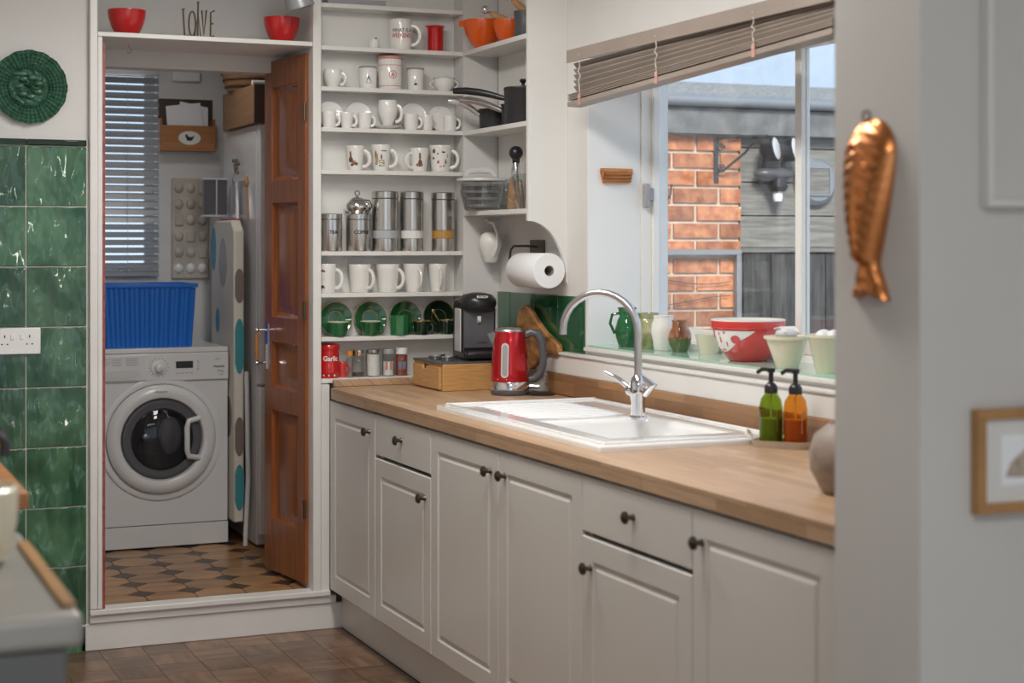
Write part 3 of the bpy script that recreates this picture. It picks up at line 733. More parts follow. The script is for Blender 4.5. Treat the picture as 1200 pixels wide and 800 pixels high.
# shelf C
mug('teacup', 'plain white round teacup at the left end of the canister shelf', 1.865, SZ['C'], 0.034, 0.022, 0.068, -25, 'china', cat='cup', belly=0.006)
def canister(label, x, r, h, lidmat, motif):
    t = thing('canister', label, 'canister', (x, SY, SZ['C']), group='printed canisters')
    B().lathe([(0, 0), (r * .93, 0), (r * .96, 0.003), (r, h * .9), (r * .96, h * .92), (0, h * .92)]).build('body', 'ceramic', t)
    B().lathe([(0, h * .9), (r * 1.0, h * .905), (r * 1.05, h * .93), (r * 1.05, h * .965), (r * .98, h), (0, h)]).build('lid', lidmat, t)
    rf = lambda z: r * (.96 + .04 * z / h)
    if motif == 'ship':
        wrap(merge(([(-.011, .026), (.011, .026), (.007, .019), (-.007, .019)], [(0, 1, 2, 3)]), ([(-.001, .05), (.001, .05), (.009, .028), (-.009, .028)], [(0, 1, 2, 3)])), rf, CAMANG + .1, 0.0).build('motif', 'inkblue', t)
    elif motif == 'crest':
        n = 20
        ring = ([(.016 * cos(2 * pi * i / n), .016 * sin(2 * pi * i / n)) for i in range(n)] + [(.012 * cos(2 * pi * i / n), .012 * sin(2 * pi * i / n)) for i in range(n)], [(i, (i + 1) % n, n + (i + 1) % n, n + i) for i in range(n)])
        wrap(merge(ring, blob(0, 0, .008, .008, 10, .3)), rf, CAMANG + .25, 0.055).build('motif', 'pinkline', t)
        b = B()
        for z in (0.010, 0.090): b.lathe([(rf(z) + .0005, z), (rf(z + .003) + .0005, z + .003)])
        b.build('stripe', 'pinkline', t)
        wrap(merge(*[([(-.02, z), (.02, z), (.02, z + .0012), (-.02, z + .0012)], [(0, 1, 2, 3)]) for z in (.02, .084)]), rf, CAMANG + .25, 0).build('print_line', 'inkgrey', t)
    else:
        wrap(merge(blob(0, .022, .007, .005, 8, .2), ([(-.001, .024), (.001, .024), (.001, .045), (-.001, .045)], [(0, 1, 2, 3)])), rf, CAMANG, 0.0).build('motif', 'inkblack', t)
    return t
canister('small white canister with dark rim and blue grey ship print', 2.006, 0.034, 0.086, 'inkgrey', 'ship')
canister('largest white canister with reddish lid band and red crest', 2.095, 0.047, 0.127, 'pinkline', 'crest')
canister('small white canister with black figure print right of the large canister', 2.199, 0.033, 0.088, 'inkgrey', 'fig')
t = thing('sugar_bowl', 'white two handled sugar bowl with low lid and dark rim line', 'bowl', (2.318, SY, SZ['C']))
B().lathe([(0, 0), (0.022, 0), (0.024, 0.004), (0.038, 0.02), (0.042, 0.045), (0.041, 0.05), (0, 0.05)]).build('body', 'china', t)
B().lathe([(0, 0.05), (0.0425, 0.05), (0.042, 0.053), (0.02, 0.060), (0.004, 0.063), (0.006, 0.070), (0, 0.072)]).build('lid', 'china', t)
B().tube([(0.0425 * cos(2 * pi * k / 28), 0.0425 * sin(2 * pi * k / 28), 0.051) for k in range(28)], 0.001, 6, closed=True).build('rim', 'inkgrey', t)
for s in (-1, 1):
    a = R(-20) + (pi if s < 0 else 0)
    B().tube([((0.036 + 0.018 * sin(pi * k / 8)) * cos(a), (0.036 + 0.018 * sin(pi * k / 8)) * sin(a), 0.045 - 0.033 * k / 8) for k in range(9)], 0.003, 6).build('handle', 'china', t)
# shelf D: espresso cups and saucers
D = SZ['D']; ge = 'white espresso cups'
mug('espresso_cup', 'white espresso cup first from the left on the fourth shelf', 1.847, D, 0.028, 0.024, 0.060, -22, 'china', cat='cup', group=ge, y=6.105)
mug('espresso_cup', 'white espresso cup second from the left on the fourth shelf', 1.917, D, 0.0275, 0.020, 0.060, -22, 'china', cat='cup', group=ge, y=6.105)
mug('espresso_cup', 'white espresso cup just left of the large pedestal cup', 1.988, D, 0.0275, 0.024, 0.060, -15, 'china', cat='cup', group=ge, y=6.105)
mug('espresso_cup', 'white espresso cup just right of the large pedestal cup', 2.176, D, 0.030, 0.026, 0.060, -25, 'china', cat='cup', group=ge, y=6.105)
mug('espresso_cup', 'white espresso cup with hidden handle, between two leaning saucers', 2.2435, D, 0.0255, 0.023, 0.059, 60, 'china', cat='cup', group=ge, y=6.113)
mug('espresso_cup', 'white espresso cup at the right end of the fourth shelf', 2.337, D, 0.027, 0.024, 0.060, -25, 'china', cat='cup', group=ge, y=6.105)
plate('saucer', 'white saucer standing on its edge behind the leftmost espresso cups', 1.862, 6.152, D, 0.053, 12, group='white saucers standing upright')
plate('saucer', 'white saucer standing upright behind the second and third espresso cups', 1.975, 6.152, D, 0.053, 12, group='white saucers standing upright')
plate('saucer', 'white saucer standing upright right behind the pedestal cup', 2.199, 6.152, D, 0.055, 12, group='white saucers standing upright')
plate('saucer', 'white saucer propped on edge behind the rightmost espresso cup', 2.312, 6.152, D, 0.052, 14, group='white saucers standing upright')
o = B().lathe([(0, 0.003), (0.03, 0), (0.036, 0.003), (0.055, 0.011), (0.057, 0.0135), (0.054, 0.0135), (0.035, 0.008), (0, 0.0075)], n=32).build('saucer', 'china', loc=(2.083, 6.111, D))
tag(o, 'white saucer lying flat under the large pedestal cup', 'plate', None)
t = mug('pedestal_cup', 'large white pedestal coffee cup standing on its saucer', 2.083, D + 0.0136, 0.036, 0.019, 0.098, -32, 'china', cat='cup', belly=0.010, hs=.8, y=6.111)
# shelf E: printed mugs
def prints(t, rt, rb, h, items):
    rf = rfun_mug(rt, rb, h); g = {}
    for mt, cx, cz, rx, rz in items: g.setdefault(mt, []).append(blob(cx, cz, rx, rz, 8, .35))
    for mt, ps in g.items(): wrap(merge(*ps), rf, CAMANG, 0.0, off=0.0009).build('printed_motif', mt, t)
E_ = SZ['E']; gm = 'printed mugs'
t = mug('printed_mug', 'flared white mug with brown figure print, leftmost of the printed mugs', 1.955, E_, 0.036, 0.027, 0.094, -22, 'ceramic', group=gm)
prints(t, .036, .027, .094, [('inkbrown', -.018, .055, .004, .020), ('inkbrown', -.016, .04, .009, .011), ('inkred', -.006, .03, .004, .004), ('inkbrown', .004, .025, .008, .006), ('inkbrown', -.010, .022, .008, .006), ('inktan', -.002, .034, .004, .005)])
t = mug('printed_mug', 'white mug with tan landscape and bird print, second printed mug', 2.058, E_, 0.039, 0.031, 0.100, -22, 'ceramic', group=gm)
prints(t, .039, .031, .1, [('inktan', -.015, .045, .008, .024), ('inkbrown', -.02, .062, .004, .014), ('inkbrown', .0, .028, .02, .004), ('inktan', .006, .034, .012, .008), ('inkblack', .012, .076, .010, .002), ('inkgreen', .004, .02, .014, .003), ('inkbrown', .002, .052, .003, .01)])
t = mug('printed_mug', 'white mug with handle to the left and small seated figure', 2.215, E_, 0.038, 0.028, 0.091, 190, 'ceramic', group=gm)
prints(t, .038, .028, .091, [('inkbrown', 0.002, .055, .004, .013), ('inkbrown', .002, .036, .008, .010), ('inkred', -.008, .026, .004, .005), ('inkred', .010, .026, .004, .005), ('inkgreen', .002, .022, .010, .004), ('inkblack', .0, .067, .0025, .004)])
t = mug('printed_mug', 'widest white mug scattered with red berries and birds', 2.303, E_, 0.046, 0.036, 0.103, -22, 'ceramic', group=gm)
prints(t, .046, .036, .103, [('inkred', -.010, .038, .005, .006), ('inkred', .018, .045, .003, .004), ('inkblack', .010, .076, .007, .004), ('inkbrown', .02, .035, .004, .006), ('inkblack', -.012, .070, .004, .003), ('inkgreen', .012, .022, .004, .004), ('inkbrown', -.028, .08, .006, .008), ('inkred', .0, .02, .004, .002), ('inkbrown', -.03, .052, .005, .006), ('inktan', .028, .06, .003, .008)])
# shelf F: steel canisters
F_ = SZ['F']
def tin(label, x, r, h, word=None, window=None, fill=None, y=SY):
    t = thing('steel_canister', label, 'canister', (x, y, F_), group='steel canisters')
    if window:
        B().lathe([(0, 0), (r * .985, 0), (r, .004), (r, .048), (r - .003, .049)], n=36).build('base_band', 'steel', t)
        B().lathe([(r - .003, .049), (r - .0015, .05), (r - .0015, .079), (r - .003, .08)], n=36).build('window_band', window, t)
        if fill: B().lathe([(0, .05), (r - .005, .05), (r - .005, .076), (0, .076)], n=24).build('contents', fill, t)
        B().lathe([(r - .003, .08), (r, .081), (r, h - .03), (r - .002, h - .028), (0, h - .028)], n=36).build('body', 'steel', t)
        B().lathe([(0, h - .028), (r - .002, h - .027), (r + .001, h - .026), (r + .001, h - .003), (r - .003, h), (0, h)], n=36).build('lid', 'steel', t)
        B().tube([((r) * cos(2 * pi * k / 32), r * sin(2 * pi * k / 32), h - .028) for k in range(32)], .0016, 6, closed=True).build('seal', 'dgrey', t)
    else:
        B().lathe([(0, 0), (r * .98, 0), (r, .003), (r, h - .024), (r - .002, h - .022), (0, h - .022)], n=36).build('body', 'steel', t)
        B().lathe([(0, h - .022), (r - .001, h - .021), (r + .001, h - .02), (r + .001, h - .003), (r - .003, h), (0, h)], n=36).build('lid', 'steel', t)
    if word: wrap(text_polys(word, .019), lambda z: r, CAMANG + .35, .066, sx=.95).build('lettering', 'inkblack', t)
    return t
tin('short steel canister lettered TEA at the left end of its shelf', 1.8545, 0.046, 0.143, 'TEA')
tin('short steel canister lettered COFFEE carrying the steel sugar pot', 1.967, 0.047, 0.143, 'COFFEE')
M['winglass'] = mat('canister_window', (0.45, 0.47, 0.49), 0.1, coat=.5)
M['winwhite'] = mat('flour_window', (0.80, 0.79, 0.76), 0.15, coat=.5)
M['winamber'] = mat('amber_window', (0.50, 0.27, 0.06), 0.15, coat=.5)
tin('tall steel canister with clear window, directly right of the COFFEE canister', 2.075, 0.050, 0.23, None, 'winglass')
tin('tall steel canister with white flour in its window, middle of the tall three', 2.184, 0.045, 0.23, None, 'winwhite')
tin('tall steel canister with amber window standing apart at the shelf end', 2.313, 0.045, 0.228, None, 'winamber')
t = thing('steel_sugar_pot', 'round polished steel pot with ring knob on top of the COFFEE canister', 'pot', (1.963, SY, F_ + 0.1435))
B().lathe([(0, 0), (0.030, 0), (0.032, 0.004), (0.048, 0.018), (0.050, 0.030), (0.044, 0.042), (0.030, 0.05), (0, 0.05)], n=32).build('body', 'chrome', t)
B().lathe([(0, .05), (0.031, .05), (0.025, .058), (0.006, 0.064), (0.003, 0.070), (0, .07)], n=24).build('lid', 'chrome', t)
B().tube([(0.009 * cos(2 * pi * k / 14), 0, 0.078 + 0.009 * sin(2 * pi * k / 14)) for k in range(14)], .002, 6, closed=True).build('ring_knob', 'dkmetal', t)
B().tube([(0.02, -.0, .054), (0.045, -.01, .05), (0.055, -.014, .03), (0.04, -.014, .006)], .003, 6).build('handle', 'dkmetal', t)
# shelf G: tall white mugs
G_ = SZ['G']; gg = 'tall white mugs'
t = mug('white_mug', 'tall white mug with two red floral bands, leftmost of the tall mugs', 1.842, G_, 0.036, 0.033, 0.110, -25, 'ceramic', group=gg, hs=.85)
prints(t, .036, .033, .11, [('inkred', -.024, .083, .006, .007), ('inkblack', -.016, .085, .004, .004), ('inkred', -.010, .082, .005, .004), ('inkgreen', -.03, .08, .004, .005), ('inkred', -.022, .022, .007, .006), ('inkblack', -.014, .025, .005, .005), ('inkblue', -.008, .02, .004, .003), ('inkgrey', -.016, .052, .012, .001)])
mug('white_mug', 'plain tall white mug next to the floral banded mug', 1.973, G_, 0.044, 0.035, 0.108, -52, 'ceramic', group=gg, hs=.85)
mug('white_mug', 'plain tall white mug in the middle of its shelf', 2.086, G_, 0.046, 0.037, 0.108, -42, 'ceramic', group=gg, hs=.85)
mug('white_mug', 'plain tall white mug second from the right end', 2.192, G_, 0.043, 0.034, 0.109, -82, 'ceramic', group=gg, hs=.85)
mug('white_mug', 'plain narrow white mug at the right end, handle towards the viewer', 2.292, G_, 0.039, 0.030, 0.108, -98, 'ceramic', group=gg, hs=.85)
# shelf H: green plates and cups
H_ = SZ['H']; gp = 'green glazed plates'; gc = 'green glazed cups'
for lab, x, mt in [('green gilt rimmed plate standing upright, leftmost of the four', 1.885, 'green'), ('green gilt rimmed plate standing upright, second from the left', 2.024, 'green'),
                   ('green gilt rimmed plate standing behind the square green mug', 2.166, 'green'), ('blackish green plate standing upright nearest the coffee machine', 2.306, 'greendk')]:
    plate('green_plate', lab, x, 6.156, H_, 0.0655, 7, mt, 'gold', gp)
mug('green_cup', 'green cup with pale rim in front of the leftmost green plate', 1.880, H_, 0.040, 0.033, 0.055, 100, 'green', y=6.097, group=gc, cat='cup', rimmat='cream')
mug('green_cup', 'green cup with gilt rim and handle right, second green cup', 2.010, H_, 0.040, 0.030, 0.055, -25, 'green', y=6.097, group=gc, cat='cup', rimmat='cream')
t = thing('square_mug', 'mid green eight sided straight mug between the green cups', 'mug', (2.124, 6.098, H_), R(10))
b = B(); b.lathe([(0, 0), (0.034, 0), (0.0355, 0.003), (0.037, 0.074), (0.036, 0.076), (0.033, 0.075), (0.032, 0.006), (0, 0.006)], n=8); b.build('body', 'greenL', t, smooth=20)
mug('green_cup', 'dark green cup with gilt rim and handle right of the square mug', 2.216, H_, 0.036, 0.029, 0.053, -20, 'greendk', y=6.097, group=gc, cat='cup', rimmat='gold')
t = mug('green_cup', 'blackish cup holding small spoons, rightmost on the green shelf', 2.322, H_, 0.032, 0.028, 0.054, 80, 'greendk', y=6.097, group=gc, cat='cup', rimmat='gold')
for lab, x, dx_ in [('small steel spoon leaning left in the blackish cup', 2.318, -.05), ('small steel spoon leaning right in the blackish cup', 2.326, .035)]:
    b = B(); b.tube([(0, 0, 0), (dx_ * .5, 0.004, .035), (dx_, 0.008, .075)], [.002, .002, .003], 6); b.ball((dx_, .008, .078), (.006, .002, .008))
    tag(b.build('teaspoon', 'gold', loc=(x, 6.097, H_ + .012)), lab, 'spoon', 'spoons in the blackish cup')
# shelf I: garlic pot and jars
I_ = SZ['I']
t = thing('garlic_pot', 'red enamel storage pot lettered Garlic on the lowest shelf', 'pot', (1.8495, SY, I_))
B().lathe([(0, 0), (0.038, 0), (0.0395, .003), (0.0395, .02), (0.0405, .022), (0.0395, .024), (0.0395, .105), (0, .105)], n=32).build('body', 'red', t)
B().lathe([(0, .105), (0.041, .105), (0.042, .108), (0.042, .122), (0.039, .126), (0.012, .13), (0, .13)], n=32).build('lid', 'red', t)
wrap(text_polys('Garlic', .026), lambda z: .0395, CAMANG + .25, .066, sx=.95).build('lettering', 'inkwhite', t)
for k in range(3): B().lathe([(0, 0), (.004, 0), (.004, .0012), (0, .0012)], axis='y', n=10).build('air_hole', 'inkwhite', t, loc=(.0397 * cos(CAMANG + .1 + .5 * (k - 1)), .0397 * sin(CAMANG + .1 + .5 * (k - 1)), .011))
t = mug('small_red_mug', 'tiny red and white cup half hidden behind the Garlic pot', 1.908, I_, .016, .014, .058, -30, 'redbowl', y=6.135, cat='cup')
def jar(label, x, r, h, fill, fh, lidmat, lh, y=SY, labelmat=None, facets=28, extra=None):
    t = thing('spice_jar', label, 'jar', (x, y, I_), group='spice jars')
    B().lathe([(0, 0), (r * .95, 0), (r, .003), (r, h - lh - .008), (r * .85, h - lh), (r * .85, h - lh + .002)], n=facets).build('glass', 'clear', t)
    if fill: B().lathe([(0, .003), (r - .003, .003), (r - .003, fh), (0, fh)], n=24).build('contents', fill, t)
    B().lathe([(0, h - lh), (r * .95, h - lh), (r * .97, h - lh + .002), (r * .97, h - .002), (r * .9, h), (0, h)], n=24).build('lid', lidmat, t)
    if labelmat: wrap(([(-.014, .025), (.014, .025), (.014, .055), (-.014, .055), ], [(0, 1, 2, 3)]), lambda z: r, CAMANG + .1, 0).build('paper_label', labelmat, t)
    return t
jar('glass grinder jar with chrome cap and dark spice at the bottom', 1.968, .0255, .104, 'pepper', .016, 'chrome', .022)
t = thing('orange_cap_bottle', 'small glass bottle with orange cap beside the Garlic pot', 'bottle', (1.927, 6.098, I_))
B().lathe([(0, 0), (.012, 0), (.013, .003), (.013, .07), (.009, .08), (.009, .083), (0, .083)], n=18).build('glass', 'clear', t)
B().lathe([(0, .083), (.011, .083), (.011, .10), (0, .101)], n=18).build('cap', 'yellow', t)
jar('glass jar full of white salt, left of the labelled jars', 2.027, .028, .104, 'salt', .085, 'satin', .014)
jar('round glass spice jar with grey lid and white and red label', 2.088, .0235, .104, 'salt', .055, 'grey', .020, labelmat='pinkline')
jar('spice jar of red powder with white cap and blue label', 2.142, .0245, .107, 'paprika', .078, 'inkwhite', .024, labelmat='spice')

# ---- over-door shelf items
def lathebowl(label, x, y, z, r, h, rb, mt, name='bowl', inside=None):
    t = thing(name, label, 'bowl', (x, y, z))
    prof = [(0, 0), (rb, 0), (rb, .004)] + [(rb + (r - rb) * sin(pi / 2 * k / 7) ** .9, .004 + (h - .006) * (1 - cos(pi / 2 * k / 7)) ** .62) for k in range(1, 8)] + [(r, h), (r - .004, h)]
    prof2 = [(rb + (r - rb) * sin(pi / 2 * k / 7) ** .9 - .005, .009 + (h - .012) * (1 - cos(pi / 2 * k / 7)) ** .62) for k in range(6, -1, -1)] + [(0, .009)]
    B().lathe(prof, n=36).build('body', mt, t)
    B().lathe([(r - .004, h)] + prof2, n=36).build('inside', inside or mt, t)
    return t
lathebowl('glossy red bowl above the doorway, left of the LOVE stand', 1.098, 6.16, 2.2045, .069, .094, .037, 'red')
lathebowl('glossy red bowl above the doorway, right end below the grey lamp', 1.672, 6.14, 2.2045, .069, .094, .037, 'red')
t = thing('letter_stand', 'dark metal wire stand spelling LOVE above the doorway', 'ornament', (1.355, 6.14, 2.2045))
b = B(); b.box(-.058, .06, -.006, .006, .004, .010); b.box(-.062, -.048, -.012, .012, 0, .006); b.box(.046, .062, -.012, .012, 0, .006); b.build('base', 'bronze', t)
r_ = .0034
b = B(); b.tube([(-.056, 0, .105), (-.050, 0, .01), (-.036, 0, .012)], r_, 6); b.tube([(-.060, 0, .105), (-.050, 0, .108)], r_, 6); b.build('letter_l', 'bronze', t)
b = B(); b.tube([(-.022 + .0125 * cos(2 * pi * k / 16), 0, .055 + .046 * sin(2 * pi * k / 16)) for k in range(16)], r_, 6, closed=True); b.build('letter_o', 'bronze', t)
b = B(); b.tube([(-.002, 0, .01), (.0, 0, .132)], r_, 6); b.ball((0, 0, .134), .005); b.tube([(-.012, 0, .01), (0, 0, .10), (.009, 0, .01)], r_ * .7, 6); b.build('spike', 'bronze', t)
b = B(); b.tube([(.014, 0, .106), (.021, 0, .012), (.031, 0, .108)], r_, 6); b.build('letter_v', 'bronze', t)
b = B(); b.tube([(.062, 0, .108), (.047, 0, .10), (.046, 0, .012), (.060, 0, .014)], r_, 6); b.tube([(.046, 0, .058), (.057, 0, .060)], r_, 6); b.build('letter_e', 'bronze', t)
# grey lamp head peeking in at the top
t = thing('spotlight', 'grey metal spotlight shade hanging above the right red bowl', 'lamp', (1.675, 5.95, 2.585))
B().lathe([(0, .035), (.035, 0), (.035, -.012), (.008, -.015), (.008, -.14), (0, -.14)], n=20).build('stem', 'lamp', t)
b = B().lathe([(.022, .085), (.045, .03), (.052, -.04), (.052, -.06), (.048, -.06), (.045, -.03), (.018, .07), (0, .07)], n=28); b.rot(R(-18), 'y'); b.move((0.0, 0, -.215)); b.build('shade', 'lamp', t)
B().ball((0.004, 0, -.17), .018).build('bulb', 'inkwhite', t)

# ================================================================== WALL ITEMS LEFT
# majolica plate
t = thing('wall_plate', 'green basket weave majolica plate with scalloped edge hung above the tiles', 'plate', (0.742, 6.0695, 1.998))
b = B(); nr, nt = 56, 280; vs = []; fs = []
RP = 0.127
for i in range(nr + 1):
    for j in range(nt):
        th = 2 * pi * j / nt; u = i / nr
        r = RP * u * (1 + .022 * abs(cos(8 * th)) * u ** 4)
        hgt = 0.010 + .010 * u * u
        if u > .5: hgt += .0065 * sin(22 * th + 34 * u) * sin(22 * th - 34 * u)
        else:
            hgt += .006 * sin(3 * th + 16 * u) * (1 - abs(2 * u - .6)) + .003 * sin(9 * th - 20 * u)
        if abs(u - .53) < .04: hgt += .004
        vs.append((r * cos(th), -hgt, r * sin(th)))
for i in range(nr):
    for j in range(nt): fs.append((i * nt + j, i * nt + (j + 1) % nt, (i + 1) * nt + (j + 1) % nt, (i + 1) * nt + j))
o_ = len(vs); vs += [(RP * .97 * cos(2 * pi * j / nt), -.001, RP * .97 * sin(2 * pi * j / nt)) for j in range(nt)]
for j in range(nt): fs.append((nr * nt + j, nr * nt + (j + 1) % nt, o_ + (j + 1) % nt, o_ + j))
fs.append(tuple(range(o_, o_ + nt)))
b.add(vs, fs); b.build('dish', 'cabbage', t, smooth=60)
b = B()
for k in range(7):
    a = 2 * pi * k / 7 + .4; b.ball((.034 * cos(a), -.017, .034 * sin(a)), (.016, .007, .010), 10, 6)
b.ball((-.03, -.019, .045), (.028, .007, .009), 12, 6); b.build('relief', 'cabbage', t)
# socket
t = thing('double_socket', 'white double power socket on the green tiles', 'socket', (0.70, 6.0595, 1.062))
B().box(-.08, .079, -.009, 0, 0, .092).build('face_plate', 'inkwhite', t, bevel=.003)
for s in (-1, 1):
    cx = s * .042 - .0005
    b = B(); b.box(cx - .002, cx + .002, -.0095, -.0088, .058, .068); b.box(cx - .012, cx - .006, -.0095, -.0088, .034, .038); b.box(cx + .006, cx + .012, -.0095, -.0088, .034, .038); b.build('socket_slot', 'inkblack', t)
    B().box(cx - s * .026 - .006, cx - s * .026 + .006, -.012, -.009, .052, .072).build('switch', 'inkwhite', t, bevel=.001)

# ================================================================== UTILITY ROOM
FZ = 0.146
wm = thing('washing_machine', 'white front loading washing machine beneath the blue crate', 'washing machine', (1.418, 7.18, FZ))
B().box(-.2975, .2975, 0.0, .56, 0.005, .832).build('body', 'appl', wm, bevel=.006)
B().box(-.2975, .2975, -.004, .56, .834, .855).build('top', 'appl', wm, bevel=.004)
B().box(-.2965, .2965, -.006, 0, .006, .098).build('kick_panel', 'appl', wm, bevel=.002)
B().box(-.2965, .2965, -.002, 0.001, .0985, .1015).build('kick_gap', 'inkblack', wm)
b = B().box(-.2965, .2965, -.012, 0.0, .715, .833); cp = b.build('control_panel', 'appl', wm, bevel=.004)
d_ = B().box(-.29, -.06, -.016, -.012, .722, .826).build('dispenser_drawer', 'appl', wm, bevel=.003)
B().prism([(-.275, .765), (-.10, .765), (-.085, .757), (-.085, .742), (-.13, .732), (-.275, .732)], -.0185, -.0158, 'y').build('drawer_grip', 'lgrey', d_)
b = B()
for k in range(5): b.box(-.275, -.225 + .01 * (k % 3), -.0166, -.016, .785 + .007 * k, .787 + .007 * k)
for k in range(5): b.box(-.205, -.165, -.0166, -.016, .785 + .007 * k, .787 + .007 * k); b.box(-.145, -.09 - .006 * (k % 2), -.0166, -.016, .785 + .007 * k, .787 + .007 * k)
b.build('printed_text', 'inkgrey', d_)
dial = B().lathe([(0, -.036), (.013, -.036), (.018, -.032), (.020, -.018), (.033, -.016), (.034, -.012), (0, -.012)], c=(-.005, 0, .772), axis='y', n=32).build('dial', 'appl', wm)
b = B()
for k in range(16):
    a = 2 * pi * k / 16; b.box(-.0015, .0015, -.0127, -.0119, .036, .043).rot(a, 'y', (0, 0, 0), len(b.v) - 8)
b.move((-.005, 0, .772)); b.build('dial_marks', 'inkgrey', dial)
B().box(.068, .142, -.0135, -.0118, .768, .798).build('display', 'inkblack', wm, bevel=.001)
for k in range(3): B().lathe([(0, -.015), (.006, -.015), (.007, -.012), (0, -.012)], c=(.165, 0, .765 + .016 * k), axis='y', n=12).build('button', 'lgrey', wm)
for k in range(4): B().box(.068 + .02 * k, .082 + .02 * k, -.0127, -.0118, .745, .748).build('button_mark', 'inkgrey', wm)
def flat_text(body, size, x, z, y, parent, mt, rx=90, name='lettering'):
    vs, fs = text_polys(body, size); b = B(); b.add([(x + a, y, z + c) for a, c in vs], fs); return b.build(name, mt, parent, smooth=0)
flat_text('Hotpoint', .013, .255, .768, -.0128, wm, 'inkblack'); flat_text('8.0kg', .013, .262, .748, -.0128, wm, 'inkgrey'); flat_text('A++', .012, .25, .80, -.0128, wm, 'inkgrey'); flat_text('1400', .009, .265, .733, -.0128, wm, 'inkgrey')
dz = .468
B().lathe([(.262, -.001), (.262, -.008), (.250, -.012), (.236, -.010), (.236, -.001)], c=(0.006, 0, dz), axis='y', n=64).build('door_surround', 'appl', wm)
dr = B().lathe([(.232, -.002), (.233, -.022), (.222, -.036), (.195, -.043), (.178, -.036), (.172, -.020), (.172, -.004)], c=(0.006, 0, dz), axis='y', n=64).build('door', 'appl', wm)
B().lathe([(.172, -.020), (.165, -.028), (.150, -.030), (.138, -.026), (.125, -.03), (.125, -.01)], c=(.006, 0, dz), axis='y', n=56).build('dark_gasket', 'dgrey', dr)
B().lathe([(.136, -.026), (.11, -.040), (.06, -.050), (0, -.053)], c=(.006, 0, dz), axis='y', n=48).build('door_glass', 'smoke', dr)
b = B().lathe([(.130, -.012), (.126, -.005), (.10, -.0035), (0, -.0030)], c=(.006, 0, dz), axis='y', n=40); b.build('drum', 'dgrey', dr)
b = B().lathe([(0, -.02), (.05, -.02), (.062, -.012), (.066, -.004)], c=(.045, 0, dz + .01), axis='y', n=28, sc=(1.25, .75)); b.build('drum_paddle', 'grey', dr)
B().ball((-.06, -.018, dz + .01), (.022, .008, .018)).build('drum_boss', 'satin', dr)
b = B(); b.tube([(.165, -.035, dz + .085), (.115, -.05, dz + .075), (.108, -.052, dz + .05), (.108, -.052, dz - .05), (.115, -.05, dz - .075), (.165, -.035, dz - .085)], .0125, 10); b.build('door_handle', 'appl', dr)
flat_text('Hotpoint', .014, .0, dz + .20, -.0435, dr, 'inkgrey')

# blue crate
t = thing('plastic_crate', 'blue ribbed plastic crate standing on the washing machine', 'crate', (1.385, 7.36, FZ + .8555))
def outline(hw, hd, rib):
    pts = []
    N = 90
    rb = lambda k, n, p: rib * max(0.0, min(1.0, .5 + 1.6 * sin(2 * pi * p * k / n)))
    for k in range(N): pts.append((-hw + 2 * hw * k / N, -hd - rb(k, N, 9)))
    for k in range(40): pts.append((hw + rb(k, 40, 5), -hd + 2 * hd * k / 40))
    for k in range(N): pts.append((hw - 2 * hw * k / N, hd + rb(k, N, 9)))
    for k in range(40): pts.append((-hw - rb(k, 40, 5), hd - 2 * hd * k / 40))
    return pts
lo = outline(.180, .125, .006); hi = outline(.196, .133, .006); n = len(lo)
b = B(); b.add([(x, y, 0) for x, y in lo] + [(x, y, .255) for x, y in hi], [(i, (i + 1) % n, n + (i + 1) % n, n + i) for i in range(n)] + [tuple(range(n))[::-1]])
b.build('body', 'blue', t, smooth=50)
b = B(); b.box(-.208, .208, -.148, -.138, .258, .275); b.box(-.208, .208, .138, .148, .258, .275); b.box(-.208, -.198, -.138, .138, .258, .275); b.box(.198, .208, -.138, .138, .258, .275); b.build('rim', 'blue', t, bevel=.003)
# small clips on the ledge behind
for k, (x, lab) in enumerate([(1.36, 'left white pot on the window ledge above the crate'), (1.40, 'right white pot on the window ledge above the crate')]):
    t = thing('little_pot', lab, 'pot', (x, 7.79, 1.3002), group='pots on the utility window ledge')
    B().lathe([(0, 0), (.015, 0), (.018, .035), (.016, .035), (.014, .003), (0, .003)], n=14).build('body', 'inkwhite', t)
# venetian blind of the utility room
t = thing('venetian_blind', 'grey metal venetian blind over the utility room window', 'blind', (1.23, 7.765, 1.30))
B().box(-.30, .30, -.018, .018, .925, .955).build('head_rail', 'slat', t)
sm = B().box(-.30, .30, -.0165, .0165, -.0006, .0006).mesh('slat', 'slat', 0)
for k in range(26):
    o = bpy.data.objects.new('slat', sm); COL.objects.link(o); o.parent = t; o.location = (0, 0, .012 + .0355 * k); o.rotation_euler = (R(62 if k > 6 else 48), 0, 0)
for x in (-.12, .155): B().tube([(x, -.019, .0), (x, -.019, .93)], .0012, 5).build('cord', 'cord', t)
# letter rack with papers
t = thing('letter_rack', 'wooden wall letter rack with oval hen plaque', 'rack', (1.66, 7.7995, 1.878))
B().box(-.128, .128, -.008, 0, 0, .245).build('back', 'wooddark', t); B().box(-.128, .128, -.075, -.065, 0, .118).build('front', 'pine', t, bevel=.002)
B().box(-.128, .128, -.065, -.008, 0, .008).build('bottom', 'pine', t)
for s in (-1, 1): B().box(s * .124 - .004, s * .124 + .004, -.065, -.008, .008, .15).build('side', 'pine', t)
B().lathe([(0, -.002), (.05, -.002), (.052, 0), (0, 0)], axis='y', n=32, sc=(.62, 1)).build('plaque', 'ceramic', t, loc=(.005, -.0755, .06))
hen = [(-.018, .004), (-.012, -.012), (.006, -.014), (.016, -.004), (.022, .014), (.012, .006), (.002, .004), (-.008, .008), (-.012, .018), (-.018, .016), (-.022, .010)]
B().prism([(x + .005, z + .06) for x, z in hen], -.0785, -.0774, 'y').build('hen_print', 'inkblack', t)
